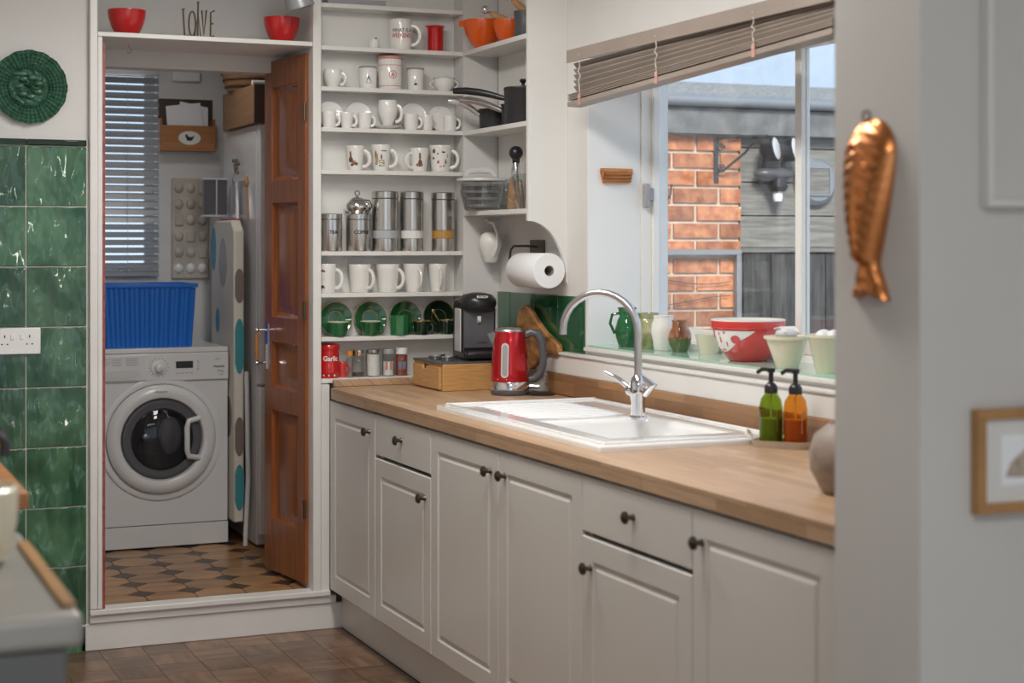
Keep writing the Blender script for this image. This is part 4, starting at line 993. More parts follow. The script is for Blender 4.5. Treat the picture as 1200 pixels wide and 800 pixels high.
b = B().prism([(-.085, .02), (.085, .02), (.060, .235), (-.10, .215)], -.05, -.046, 'y'); tag(b.build('paper_sheet', 'paper', loc=(1.66, 7.7995, 1.87)), 'white papers leaning in the letter rack, front sheet', 'paper', 'papers in the letter rack')
b = B().prism([(-.06, .02), (.10, .02), (.10, .215), (-.03, .24)], -.035, -.030, 'y'); tag(b.build('paper_sheet', 'paper', loc=(1.66, 7.7995, 1.87)), 'white papers leaning in the letter rack, sheet behind', 'paper', 'papers in the letter rack')
B().box(-.066, .066, -.03, 0, 0, .05)
tag(B().box(-.066, .066, -.03, 0, 0, .055).build('junction_box', 'inkwhite', loc=(1.66, 7.7995, 2.205), bevel=.006), 'white plastic box high on the wall above the letter rack', 'box')
# moulded tray hung on the wall
t = thing('embossed_tray', 'cream moulded plastic tray with bumps hanging below the letter rack', 'tray', (1.682, 7.7995, 1.283))
B().box(-.088, .088, -.02, 0, 0, .47).build('sheet', 'eggtray', t, bevel=.008)
for i in range(3):
    for j in range(6):
        if (i + j) % 4 == 3: b = B().box(-.02, .02, -.03, -.019, -.026, .026); o = b.build('bump', 'eggtray', t, loc=(-.055 + .055 * i, 0, .05 + .075 * j), bevel=.006)
        else: B().ball((0, -.02, 0), (.022, .014, .024), 12, 8).build('bump', 'eggtray' if j else 'ceramic', t, loc=(-.055 + .055 * i, 0, .05 + .075 * j))
# fridge freezer
t = thing('tall_fridge', 'tall white fridge beside the ironing board', 'fridge', (1.80, 6.97, FZ))
B().box(0, .54, .05, .66, .01, 1.815).build('body', 'appl', t, bevel=.006)
B().box(0, .54, 0, .045, .70, 1.815).build('door', 'appl', t, bevel=.008); B().box(0, .54, 0, .045, .06, .692).build('door', 'appl', t, bevel=.008)
B().box(.02, .045, -.02, 0, .80, 1.05).build('handle', 'lgrey', t, bevel=.004)
t = thing('storage_box', 'brown wooden box on top of the fridge', 'box', (1.775, 6.955, FZ + 1.8155))
B().box(0, .012, .012, .56, 0, .165).build('side', 'boxwood', t, bevel=.002); B().box(.36, .372, .012, .56, 0, .165).build('side', 'boxwood', t, bevel=.002)
B().box(0, .372, 0, .012, 0, .165).build('end', 'wooddark', t, bevel=.002); B().box(0, .372, .56, .572, 0, .165).build('end', 'wooddark', t, bevel=.002); B().box(.012, .36, .012, .56, 0, .01).build('bottom', 'boxwood', t)  # ends in darker wood: the unlit side is put into the colour
t = thing('wicker_basket', 'brown wicker basket on the box above the fridge', 'basket', (1.90, 7.36, FZ + 1.981))
b = B().lathe([(0, 0), (.14, 0), (.16, .05), (.18, .13), (.172, .13), (.15, .05), (.13, .008), (0, .008)], n=40, sc=(1, 1)); b.build('weave', 'boxwood', t)
b = B()
for k in range(4): b.tube([((.150 + .008 * k) * cos(2 * pi * j / 24), (.150 + .008 * k) * sin(2 * pi * j / 24), .02 + .03 * k) for j in range(24)], .006, 6, closed=True)
b.build('band', 'wooddark', t)
b = B().tube([(0, 0, 0), (.20, .03, .0)], .012, 10); tag(b.build('paper_roll', 'mount', loc=(1.80, 7.09, FZ + 1.998)), 'pale rolled paper lying over the box above the fridge', 'roll')
# ironing board
t = thing('ironing_board', 'folded ironing board with spotted cotton cover leaning by the washing machine', 'ironing board', (1.722, 7.10, FZ))
pl = [(0, .10), (.43, .10), (.43, 1.36), (.36, 1.405), (.06, 1.405), (0, 1.36)]
B().prism(pl, 0.0, .045, 'x').build('padded_cover', 'ironcloth', t, bevel=.008)
B().prism([(.05, 1.36), (.40, 1.36), (.36, 1.412), (.07, 1.412)], .02, .0462, 'x').build('red_tail', 'redcloth', t)
dots = [('sky_print', .38, 1.28, .05, .10), ('inkgrey', .20, 1.22, .075, .11), ('sky_print', .30, .96, .04, .055), ('inkgrey', .31, .70, .045, .06), ('redcloth', .20, .78, .02, .025), ('teal', .02, .88, .0, 0), ('taupe', .10, .55, .06, .09)]
for mt, y, z, ry, rz in dots:
    if ry: B().prism([(y + ry * cos(2 * pi * k / 20), z + rz * sin(2 * pi * k / 20)) for k in range(20)], -.0012, .0008, 'x').build('printed_dot', mt, t)
for mt, z, rz in [('taupe', 1.12, .075), ('teal', .86, .12), ('taupe', .47, .085), ('teal', .25, .10), ('inkgrey', 1.28, .0)]:
    if rz: B().prism([(.005 + .0395 * max(0, min(1, .5 + .62 * cos(2 * pi * k / 20))), z + rz * sin(2 * pi * k / 20)) for k in range(20)], -.0012, .0008, 'y').build('printed_dot', mt, t)
for y in (.02, .40): B().tube([(.055, y - .02 if y < .1 else y, .75), (.055, y - .05 if y < .1 else y, .30), (.03, y - .10 if y < .1 else y, .012)], .010, 8).build('leg', 'lgrey', t)
# things on the fridge side
t = thing('steel_rack', 'dark steel folding rack hanging on the fridge side', 'rack', (1.718, 7.44, 1.57))
B().box(-.05, .055, 0, .03, .008, .165).build('panel', 'dgrey', t)
b = B(); b.box(-.055, .059, -.004, .036, .165, .175); b.box(-.055, .059, -.004, .036, 0, .008); b.box(.004, .010, -.004, 0, .008, .165); b.build('frame', 'satin', t)
o = B().prism([(0, 0), (.06, .005), (.05, .17), (.035, .20), (.02, .17)], -.006, .006, 'x').build('steel_sheet', 'satin', loc=(1.772, 7.24, 1.56))
tag(o, 'pointed steel sheet hanging next to the dark rack on the fridge', 'utensil')
b = B(); b.tube([(0, 0, 0), (0, .03, .15)], .009, 8, flat=.6); b.ball((0, .032, .165), (.010, .022, .03))
tag(b.build('wooden_spoon', 'handlewood', loc=(1.768, 7.03, 1.55)), 'pale wooden spoon hanging on the fridge side', 'spoon')
b = B()
for k in range(9): b.ball((0, random.uniform(0, .10), random.uniform(0, .07)), random.uniform(.006, .011), 8, 6)
b.tube([(0, .05, .03), (0, .10, -.03)], .003, 6)
tag(b.build('dried_posy', 'taupe', loc=(1.770, 7.22, 1.75)), 'little dried flower posy stuck on the fridge', 'ornament')

# ================================================================== CORNER SHELF ITEMS
t = lathebowl('large orange enamel pouring pan at the far end of the top corner shelf', 2.412, 5.945, 2.1985, .076, .105, .034, 'orange', 'pouring_pan')
b = B().prism([(-.03, 0), (.03, 0), (0, .055)], .085, .106, 'z'); b.rot(R(190), 'z'); b.rot(0); b.move((-.052, .055, 0)); b.rot(0); b.build('spout', 'orange', t)
t = lathebowl('smaller orange enamel pan with wooden handle tools, next to the dark jug', 2.446, 5.765, 2.1985, .062, .085, .034, 'orange', 'pouring_pan')
t = thing('dark_jug', 'dark slate jug at the near end of the top corner shelf', 'jug', (2.452, 5.615, 2.1985))
B().lathe([(0, 0), (.048, 0), (.05, .004), (.046, .06), (.05, .10), (.047, .10), (.042, .06), (.045, .006), (0, .006)]).build('body', 'dgrey', t)
def tool(label, p0, p1, p2, rb):
    t = thing('scoop', label, 'utensil', p0, group='wooden handled scoops')
    b = B(); v = [tuple(p[k] - p0[k] for k in range(3)) for p in (p0, p1, p2)]
    B().tube([v[0], tuple((v[0][k] + v[1][k]) / 2 for k in range(3)), v[1]], [.009, .014, .011], 10).build('handle', 'handlewood', t)
    B().tube([v[1], v[2]], .005, 8).build('shank', 'chrome', t)
    B().ball(v[2], rb).build('head', 'chrome', t)
tool('wooden handled scoop with chrome head in the small orange pan', (2.45, 5.74, 2.27), (2.40, 5.83, 2.315), (2.39, 5.87, 2.335), .016)
tool('wooden handled scoop with chrome head sticking out of the dark jug', (2.45, 5.60, 2.29), (2.42, 5.67, 2.345), (2.41, 5.70, 2.365), .017)
def pan(label, x, y, z, r, h, hd, hz, hmat, lid=False, name='saucepan'):
    t = thing(name, label, 'saucepan', (x, y, z), group='black saucepans')
    B().lathe([(0, 0), (r * .94, 0), (r * .97, .004), (r, h - .004), (r + .003, h), (r - .002, h), (r - .004, .008), (0, .007)], n=32).build('body', 'blackmatt', t)
    L = math.hypot(*hd); ux, uy = hd[0] / L, hd[1] / L
    pts = [(ux * (r + s * L), uy * (r + s * L), h * .75 + hz * (sin(s * pi * .55))) for s in (-.02, .12, .3, .5, .75, 1.0)]
    B().tube(pts, [.006, .008, .009, .010, .010, .008], 10, flat=1.4).build('handle', hmat, t)
    if lid:
        B().lathe([(0, h + .001), (r + .001, h + .001), (r, h + .006), (r * .3, h + .012), (0, h + .012)], n=32).build('lid', 'blackmatt', t)
        B().lathe([(0, h + .012), (.006, h + .012), (.006, h + .022), (.014, h + .03), (.010, h + .038), (0, h + .039)], n=16).build('lid_knob', 'black', t)
    return t
pan('black saucepan with lid and long curved black handle on the corner shelf', 2.449, 5.645, 1.8865, .070, .130, (-.15, .14), .035, 'black', True)
pan('small black pan with steel handle below the long black handle', 2.436, 5.905, 1.8865, .053, .075, (-.115, .03), .05, 'satin')
pan('smallest black pan with steel handle between the other two pans', 2.469, 5.782, 1.8865, .046, .085, (-.14, .07), .04, 'satin')
# salad spinner
t = thing('salad_spinner', 'clear salad spinner with pale grey lid on the lowest corner shelf', 'spinner', (2.412, 5.955, 1.5745))
B().lathe([(0, 0), (.060, 0), (.068, .006), (.084, .07), (.090, .112), (.088, .112), (.081, .07), (.064, .01), (0, .006)], n=40).build('bowl', 'clear', t)
b = B()
for z, r in [(.016, .060), (.042, .066), (.068, .072), (.094, .077)]: b.lathe([(r, z), (r + .0008, z + .008), (r - .001, z + .008), (r - .002, z), (r, z)], n=36)
for k in range(36):
    a = 2 * pi * k / 36; b.tube([(.058 * cos(a), .058 * sin(a), .014), (.078 * cos(a), .078 * sin(a), .104)], .0012, 4)
b.build('basket', 'grey', t)
B().lathe([(0, .113), (.096, .113), (.098, .116), (.096, .124), (.06, .130), (0, .131)], n=40).build('lid', 'lgrey', t)
b = B(); b.tube([(-.055, .02, .131), (-.05, .018, .15), (-.02, .008, .156), (.03, -.01, .154), (.05, -.016, .131)], .009, 8, flat=1.3); b.build('lid_handle', 'lgrey', t)
t = thing('glass_jug', 'clear glass measuring jug at the near end of the lowest corner shelf', 'jug', (2.452, 5.60, 1.5745))
B().lathe([(0, 0), (.038, 0), (.042, .004), (.056, .09), (.062, .13), (.060, .13), (.054, .09), (.038, .009), (0, .008)], n=32).build('body', 'clear', t)
B().tube([(-.045, .035, .115), (-.07, .055, .10), (-.066, .05, .05), (-.04, .03, .03)], .006, 8).build('handle', 'clear', t)
t = thing('stoppered_decanter', 'decanter with steel neck and black ball stopper behind the glass jug', 'decanter', (2.455, 5.725, 1.5745))
B().lathe([(0, 0), (.030, 0), (.033, .004), (.030, .06), (.022, .11), (.018, .12), (0, .12)], n=24).build('body', 'cork', t)
B().lathe([(.021, .11), (.024, .112), (.024, .124), (.021, .126), (.021, .138), (.018, .14), (.018, .152), (.014, .17), (.012, .178), (0, .178)], n=24).build('neck', 'chrome', t)
B().lathe([(0, .172), (.013, .172), (.015, .19), (0, .19)], n=18).build('collar', 'black', t)
B().ball((0, 0, .212), .0265, 20, 12).build('ball_stopper', 'black', t)
# hanging jug
t = thing('hanging_jug', 'white ceramic jug hanging by its handle from a hook in the corner', 'jug', (2.466, 6.0, 1.376))
B().lathe([(0, 0), (.022, 0), (.026, .006), (.032, .03), (.044, .058), (.046, .08), (.036, .108), (.022, .118), (0, .12)], n=28).build('body', 'ceramic', t)
B().tube([(.0, -.030, .025), (.004, -.052, .06), (.006, -.050, .11), (.006, -.02, .150), (.004, .01, .155)], .006, 8).build('handle', 'ceramic', t)
o = B().tube([(0, .022, .165), (0, -.005, .165), (0, -.014, .158), (0, -.010, .15)], .0025, 6); tag(o.build('wall_hook', 'ceramic', loc=(2.47, 6.047, 1.376)), 'white hook holding the hanging jug', 'hook')
# paper towel
t = thing('paper_towel', 'white paper towel roll on the wall below the corner shelves', 'paper roll', (2.453, 5.545, 1.352))
B().lathe([(.019, -.125), (.061, -.125), (.063, -.122), (.063, .122), (.061, .125), (.019, .125), (.019, -.125)], axis='y', n=40).build('roll', 'paper', t)
B().lathe([(.0185, -.124), (.0175, -.124), (.0175, .124), (.0185, .124)], axis='y', n=24).build('core', 'card', t)
t = thing('towel_holder', 'bronze wall bracket holding the paper towel roll', 'holder', (2.5298, 5.69, 1.41))
B().box(-.006, 0, -.065, .065, 0, .052).build('wall_plate', 'dkmetal', t, bevel=.002)
B().tube([(-.005, 0, .026), (-.03, .03, .03), (-.055, .10, .03), (-.062, .115, .015), (-.066, .12, -.03), (-.068, .112, -.058), (-.068, .02, -.058), (-.068, -.22, -.058)], .0045, 8).build('arm', 'dkmetal', t)
# olive wood board
t = thing('olive_wood_board', 'rustic olive wood board leaning on the green tiles behind the kettle', 'board', (2.50, 5.60, 0.0))
shape = [(.20, 1.155), (.215, 1.10), (.19, 1.02), (.13, .985), (.05, .985), (-.02, 1.03), (-.10, 1.05), (-.16, 1.045), (-.175, 1.062), (-.17, 1.088), (-.14, 1.10), (-.06, 1.125), (.02, 1.165), (.09, 1.21), (.13, 1.222), (.18, 1.20)]
B().prism(shape[::-1], -.012, .012, 'x').build('board', 'olive', t, rot=(0, 0, 0), bevel=.006)
# bamboo drawer box
t = thing('drawer_box', 'bamboo drawer box in the worktop corner under the coffee machine', 'box', (2.145, 5.70, 0.9105))
B().box(.010, .29, 0, .31, 0, .098).build('body', 'bamboo', t, bevel=.002)
d_ = B().prism([(.014, .006), (.296, .006), (.296, .086), (.195, .086), (.190, .072), (.155, .072), (.150, .086), (.014, .086)], 0, .0095, 'x').build('drawer_front', 'bamboo', t, bevel=.0012)
B().box(.0094, .0099, .145, .20, .07, .09).build('finger_hole', 'inkblack', d_)
B().box(.004, .29, 0.002, .308, .0982, .104).build('top_mat', 'dgrey', t, bevel=.002)
for x, y, lab in [(2.20, 5.90, 'small steel espresso pod holder at the left of the coffee machine'), (2.215, 5.81, 'small steel strainer beside the coffee machine foot')]:
    t = thing('pod_holder', lab, 'holder', (x, y, 1.015), group='pod holders on the box')
    B().lathe([(0, 0), (.022, 0), (.026, .012), (.024, .014), (.018, .006), (0, .005)], n=20).build('cup', 'satin', t)
    B().tube([(.02, 0, .012), (.034, -.012, .016)], .004, 6).build('tab', 'black', t)
# coffee machine
t = thing('coffee_machine', 'black pod coffee machine standing on the bamboo box', 'coffee machine', (2.345, 5.845, 1.0148), R(-8))
pl = [(-.085, 0), (.12, 0), (.12, .19), (.09, .225), (.0, .235), (-.03, .225), (-.03, .035), (-.085, .03)]
B().prism([(y, z) for y, z in pl], -.066, .066, 'x').build('body', 'black', t, bevel=.010, seg=3)
B().prism([(-.032, .04), (-.04, .045), (-.04, .175), (-.032, .185)], -.058, .058, 'x').build('front_panel', 'dgrey', t, bevel=.002)
B().box(-.060, .060, -.10, -.03, .006, .030).build('drip_tray', 'black', t, bevel=.006)
B().box(-.052, .052, -.096, -.034, .030, .032).build('drip_grid', 'satin', t)
hd = B().lathe([(0, .0), (.068, .0), (.072, .012), (.070, .03), (.055, .048), (.02, .056), (0, .057)], n=32).build('brew_head', 'black', t, loc=(0, -.015, .195))
b = B().tube([(.060 * sin(a), -.062 * cos(a) - .0, .012) for a in [(-1.2 + .3 * k) for k in range(9)]], .006, 8); b.build('latch', 'satin', hd)
for s in (-1, 1): B().box(s * .0685 - .0025, s * .0685 + .0025, -.03, .06, .03, .19).build('side_panel', 'lgrey', t, bevel=.002)
B().box(-.008, .008, -.045, -.039, .135, .165).build('spout', 'chrome', t, bevel=.002)
flat_text('BOSCH', .013, 0.002, .232, -.0835, t, 'inkwhite'); flat_text('TASSIMO', .010, .012, .06, -.0405, t, 'inkblack')
# kettle
KX, KY = 2.335, 5.50
t = thing('kettle', 'metallic red electric kettle with dark handle near the sink', 'kettle', (KX, KY, 0.9105), 0)
B().lathe([(0, 0), (.066, 0), (.0685, .004), (.0695, .012), (.068, .018), (0, .018)], n=40).build('base_ring', 'dgrey', t)
B().lathe([(.068, .018), (.0705, .021), (.0695, .046), (.0685, .048)], n=48).build('steel_band', 'chrome', t)
B().lathe([(.0685, .048), (.0692, .051), (.0665, .11), (.0605, .18), (.0555, .222), (.054, .226)], n=48).build('body', 'kettle', t)
B().lathe([(.0545, .225), (.0555, .228), (.053, .233), (.035, .238), (0, .240)], n=40).build('lid', 'satin', t)
ka = R(-25)
hp = [(.052, .208), (.075, .222), (.098, .216), (.113, .19), (.119, .15), (.118, .11), (.108, .075), (.088, .055), (.064, .052)]
B().tube([(r * cos(ka), r * sin(ka), z) for r, z in hp], [.011, .012, .013, .013, .012, .012, .012, .011, .010], 10, flat=1.25).build('handle', 'dgrey', t)
b = B().tube([(r * cos(ka), r * sin(ka), z) for r, z in [(.10, .2225), (.120, .198), (.1275, .15), (.1265, .11), (.116, .072)]], .0045, 8); b.build('handle_trim', 'grey', t)
sa = R(155)
b = B(); b.add([(.050, -.020, .165), (.050, .020, .165), (.052, -.022, .226), (.052, .022, .226), (.082, 0, .216), (.060, 0, .165)], [(0, 2, 4, 5), (1, 5, 4, 3), (2, 3, 4), (0, 5, 1), (0, 1, 3, 2)]); b.rot(sa, 'z'); b.build('spout', 'satin', t, smooth=20)
wa = math.atan2(-KY, -KX) - .28
def stad(w, h):
    return [(w * cos(a), h - w + w * sin(a)) for a in [pi * k / 8 for k in range(9)]] + [(w * cos(a), -h + w + w * sin(a)) for a in [pi + pi * k / 8 for k in range(9)]]
rk = lambda z: .0692 - (.0692 - .0565) * max(0, (z - .05) / .17) ** 1.3
def strip(w, h, off, mt, nm):
    n = 36; vs, fs = [], []
    zs = [-h + 2 * h * k / n for k in range(n + 1)]
    for z in zs:
        d = max(0, abs(z) - (h - w)); ww = max(.0008, math.sqrt(max(0, w * w - d * d)))
        for x in (-ww, 0, ww): vs.append((x, z))
    for k in range(n):
        for i in range(2): fs.append((k * 3 + i, k * 3 + i + 1, k * 3 + i + 4, k * 3 + i + 3))
    return wrap((vs, fs), rk, wa, .125, off=off).build(nm, mt, t)
strip(.0135, .062, .0012, 'lgrey', 'window_frame'); strip(.009, .055, .002, 'grey', 'water_window')
wrap(([(-.022, .057), (.016, .057), (.016, .059), (-.022, .059)], [(0, 1, 2, 3)]), rk, wa - .1, 0).build('printed_mark', 'inkwhite', t)
b = B(); b.tube([(.066 * cos(ka), .066 * sin(ka), .03), (.105 * cos(ka), .105 * sin(ka), .028)], .008, 8); b.build('switch_lever', 'satin', t)
o = B().lathe([(0, 0), (.05, 0), (.052, .004), (.046, .009), (0, .009)], n=28).build('power_base', 'black', loc=(KX + .095, KY - .055, .9105)); tag(o, 'flat black kettle power base lying beside the red kettle', 'base')
t = thing('wall_socket', 'small white plug socket on the wall behind the kettle handle', 'socket', (2.5298, 5.53, .935))
B().box(-.010, 0, -.0, .09, 0, .09).build('face_plate', 'inkwhite', t, bevel=.003)
B().box(-.03, -.0102, .03, .065, .03, .065).build('plug', 'inkwhite', t, bevel=.004)

# ================================================================== SILL ITEMS
SZ_ = 1.0953
t = thing('green_jug', 'dark green glazed jug at the far end of the window sill', 'jug', (2.615, 5.13, SZ_))
B().lathe([(0, 0), (.028, 0), (.030, .004), (.040, .035), (.042, .06), (.034, .09), (.027, .105), (.030, .125), (.034, .135), (.031, .135), (.025, .108), (.03, .09), (0, .02)], n=28).build('body', 'green', t)
B().tube([(-.026, .010, .115), (-.048, .018, .11), (-.055, .02, .08), (-.04, .014, .045)], .005, 8).build('handle', 'green', t)
t = thing('cream_vase', 'cream vase with green glaze runs behind the tap neck', 'vase', (2.635, 5.015, SZ_))
B().lathe([(0, 0), (.034, 0), (.037, .004), (.038, .05), (.040, .085), (.032, .100), (.036, .116), (.040, .120), (.036, .120), (.028, .10), (.034, .08), (0, .01)], n=28).build('body', 'creamgreen', t)
t = thing('white_vase', 'white fluted vase between the tap and the brown jug', 'vase', (2.635, 4.905, SZ_))
b = B().lathe([(0, 0), (.030, 0), (.033, .004), (.036, .03), (.043, .06), (.041, .085), (.033, .105), (.036, .116), (.033, .116), (.029, .105), (.036, .08), (0, .01)], n=32)
for i, v in enumerate(b.v):
    r = math.hypot(v[0], v[1]); k = 1 + .03 * cos(8 * math.atan2(v[1], v[0])) if r > .02 else 1; b.v[i] = (v[0] * k, v[1] * k, v[2])
b.build('body', 'ceramic', t)
t = thing('brown_jug', 'small brown glazed jug with green lower half on the sill', 'jug', (2.645, 4.81, SZ_))
B().lathe([(0, 0), (.024, 0), (.026, .004), (.036, .025), (.039, .045)], n=28).build('lower_body', 'olivegreen', t)
B().lathe([(.039, .045), (.037, .06), (.027, .080), (.024, .095), (.028, .104), (.026, .104), (.021, .093), (.025, .08), (0, .05)], n=28).build('upper_body', 'brownglaze', t)
B().tube([(-.014, -.018, .098), (-.026, -.030, .092), (-.030, -.034, .07), (-.024, -.03, .05)], .0045, 8).build('handle', 'brownglaze', t)
lathe_t = thing('cream_dish', 'pale cream dish standing behind the red bowl on the sill', 'dish', (2.69, 4.70, SZ_))
B().lathe([(0, 0), (.030, 0), (.034, .02), (.044, .062), (.041, .062), (.03, .01), (0, .008)], n=28).build('body', 'cream', lathe_t)
t = thing('mixing_bowl', 'large red mixing bowl with white interior on the window sill', 'bowl', (2.640, 4.375, SZ_))
B().lathe([(0, 0), (.055, 0), (.06, .004), (.085, .035), (.102, .075), (.107, .098)], n=48).build('body', 'redbowl', t)
B().lathe([(.107, .098), (.112, .099), (.114, .104), (.1135, .122)], n=48).build('rim_band', 'redbowl', t)
B().lathe([(.1135, .122), (.113, .126), (.109, .126), (.104, .10), (.085, .04), (.05, .01), (0, .009)], n=48).build('inside', 'ceramic', t)
# white band print on the bowl: leaf-like swirl
def rb_(z):
    pr = [(.06, .004), (.085, .035), (.102, .075), (.107, .098)]
    for (r0, z0), (r1, z1) in zip(pr, pr[1:]):
        if z <= z1: return r0 + (r1 - r0) * (z - z0) / (z1 - z0)
    return .107
ca = math.atan2(-4.375, -2.64) - .50
n = 26; vs = []; fs = []
for k in range(n + 1):
    u = k / n; x = -.075 + .150 * u; bot = .094 - .068 * (1 - u ** 2.2) * (.72 + .28 * sin(pi * min(1, u * 1.6)))
    vs += [(x, .094 - (.094 - bot) * q / 4) for q in range(5)]
for k in range(n):
    for q in range(4): fs.append((5 * k + q, 5 * k + q + 1, 5 * k + 5 + q + 1, 5 * k + 5 + q))
wrap((vs, fs), rb_, ca, 0, off=.0008).build('white_swirl', 'inkwhite', t)
wrap(merge(blob(.012, .068, .015, .013, 18), ([(-.030, .092), (-.022, .092), (-.016, .05), (-.021, .046)], [(0, 1, 2, 3)]), ([(-.052, .088), (-.045, .089), (-.040, .06), (-.046, .055)], [(0, 1, 2, 3)])), rb_, ca, 0, off=.0018).build('swirl_cutout', 'redbowl', t)
t = thing('cream_pot', 'tapered cream pot holding a scrubbing brush on the sill', 'pot', (2.585, 4.07, SZ_))
B().lathe([(0, 0), (.030, 0), (.032, .004), (.060, .080), (.067, .084), (.067, .092), (.060, .092), (.031, .008), (0, .008)], n=36).build('body', 'cream', t)
t = thing('scrubbing_brush', 'white and grey scrubbing brush resting in the cream pot', 'brush', (2.585, 4.075, SZ_ + .055))
B().ball((0, .0, .042), (.03, .036, .018), 18, 10).build('head', 'lgrey', t)
b = B()
for k in range(9): b.tube([(-.024 + .006 * k, -.028, .048), (-.024 + .006 * k, -.005, .062), (-.024 + .006 * k, .026, .056)], .002, 5)
b.build('bristles', 'inkwhite', t)
t = thing('cream_pot', 'tapered cream pot nearest the wall opening on the sill', 'pot', (2.61, 3.90, SZ_))
B().lathe([(0, 0), (.034, 0), (.036, .004), (.056, .092), (.061, .096), (.061, .104), (.055, .104), (.034, .008), (0, .008)], n=36).build('body', 'cream', t)
for k in range(4): B().ball((.02 * cos(k * 1.6), .02 * sin(k * 1.6), .095), .022, 12, 8).build('soap_ball', 'inkwhite', t)

# copper mould on the reveal, worktop soap set
t = thing('copper_mould', 'small rectangular copper jelly mould on the window reveal', 'mould', (2.638, 5.2618, 1.66))
B().box(-.062, .062, -.012, 0, .040, .052).build('rim', 'copper', t, bevel=.002)
B().prism([(-.052, .0), (.050, .0), (.062, .040), (-.062, .040)], -.012, 0, 'y').build('back', 'copper', t)
for k in range(3): B().tube([(-.054 + .002 * k, -.014, .008 + .012 * k), (.052 + .002 * k, -.014, .008 + .012 * k)], .005, 8).build('flute', 'copper', t)
t = thing('soap_tray', 'shallow beige tray with handle holding two soap bottles', 'tray', (2.398, 3.80, .9103), R(38))
pl = rr(-.042, .042, -.085, .08, .038)
b = B(); n = len(pl); pl2 = rr(-.046, .046, -.089, .084, .042); pl3 = rr(-.041, .041, -.084, .079, .037)
b.add([(x, y, 0) for x, y in pl] + [(x, y, .018) for x, y in pl2] + [(x, y, .018) for x, y in pl3] + [(x * .95, y * .95, .006) for x, y in pl3],
      [(k * n + i, k * n + (i + 1) % n, (k + 1) * n + (i + 1) % n, (k + 1) * n + i) for k in range(3) for i in range(n)] + [tuple(range(n))[::-1], tuple(range(3 * n, 4 * n))])
b.build('dish', 'tray', t)
for s, y in ((1, .084), (-1, -.089)): B().tube([(-.018, y, .015), (-.016, y + s * .012, .03), (0, y + s * .016, .042), (.016, y + s * .012, .03), (.018, y, .015)], .004, 8).build('handle', 'ceramic', t)
def soap(label, x, y, gl, liq):
    t = thing('soap_bottle', label, 'bottle', (x, y, .9168), group='pump soap bottles'); t.scale = (1.08, 1.08, 1.13)
    B().lathe([(0, 0), (.026, 0), (.029, .004), (.029, .085), (.025, .105), (.014, .120), (.012, .124)], n=28).build('glass', gl, t)
    B().lathe([(0, .003), (.0265, .003), (.0265, .06), (0, .06)], n=24).build('liquid', liq, t)
    B().lathe([(.012, .119), (.0165, .120), (.0165, .134), (.011, .142), (.006, .145), (.006, .168), (0, .168)], n=20).build('collar', 'black', t)
    b = B(); b.lathe([(0, .168), (.010, .168), (.011, .178), (0, .18)], n=16); b.tube([(0, 0, .174), (-.012, .022, .174), (-.018, .034, .166)], .005, 8); b.build('pump_head', 'black', t)
    B().tube([(0, 0, .01), (0, 0, .12)], .002, 6).build('dip_tube', 'inkwhite', t)
    wrap(([(-.018, .03), (.018, .03), (.018, .08), (-.018, .08)], [(0, 1, 2, 3)]), lambda z: .029, math.atan2(-3.8, -2.45) + 1.15, 0).build('paper_label', 'inkwhite', t)
soap('green glass pump soap bottle on the beige tray', 2.380, 3.827, 'greengl', 'greenliq')
soap('amber glass pump soap bottle on the beige tray', 2.421, 3.772, 'amber', 'amberliq')
t = thing('stone_jar', 'round grey brown stoneware jar at the near worktop end', 'jar', (2.093, 3.04, .9105))
B().lathe([(0, 0), (.058, 0), (.065, .006), (.088, .05), (.092, .09), (.080, .125), (.055, .145), (.05, .15), (.045, .145), (0, .14)], n=36).build('body', 'stone', t)

# ================================================================== KITCHEN BLIND
t = thing('wooden_blind', 'taupe venetian blind drawn up crookedly over the kitchen window', 'blind', (2.452, 4.42, 0))
ya, yb = .79, -.81
def slat(zl, zr, w, th, name, tilt, dy=0.0, mt='blind'):
    b = B(); n = 2
    cx = w / 2
    vs = []
    for y, z in ((ya - dy, zl), (yb + dy * .5, zr)):
        for x, zz in ((-cx, -sin(tilt) * cx), (cx, sin(tilt) * cx)):
            vs.append((x * cos(tilt), y, z + zz)); vs.append((x * cos(tilt), y, z + zz + th))
    b.add(vs, [(0, 1, 3, 2), (4, 6, 7, 5), (0, 2, 6, 4), (1, 5, 7, 3), (0, 4, 5, 1), (2, 3, 7, 6)])
    return b.build(name, mt, t, bevel=.001, smooth=0)
b = B().box(-.03, -.024, yb, ya, 2.068, 2.112).box(-.024, .028, yb + .005, ya - .005, 2.085, 2.11); b.build('head_rail', 'blind', t, bevel=.002)
for k in range(5):
    slat(2.054 - .0195 * k, 2.070 - .0095 * k, .026, .003, 'slat', R(-52), .012)
for k in range(4): slat(1.956 - .006 * k, 2.020 - .005 * k, .05, .0035, 'slat', R(-4), .002 * (k % 2))
slat(1.918, 1.984, .052, .016, 'bottom_rail', R(-2))
for y in (.69, .14, -.43):
    zb = 1.918 + (ya - y) / (ya - yb) * .066
    b = B(); b.tube([(-.030 + .004 * (k % 2), y + .006 * sin(k * 2.1), 2.09 - (2.09 - zb - .02) * k / 10) for k in range(11)], .0022, 6); b.build('ladder_cord', 'cord', t)
    B().box(-.029, -.0262, y - .009, y + .009, zb - .004, zb + .034).build('tape', 'pink', t)
t = thing('wall_fitting', 'round grey fitting on the wall above the blind', 'fitting', (2.5298, 4.33, 2.245))
B().lathe([(0, 0), (.065, 0), (.065, -.012), (.05, -.03), (0, -.034)], axis='x', n=32).build('cover', 'galv', t)
B().lathe([(.055, -.026), (.03, -.040), (0, -.042)], axis='x', n=24).build('lens', 'dgrey', t)

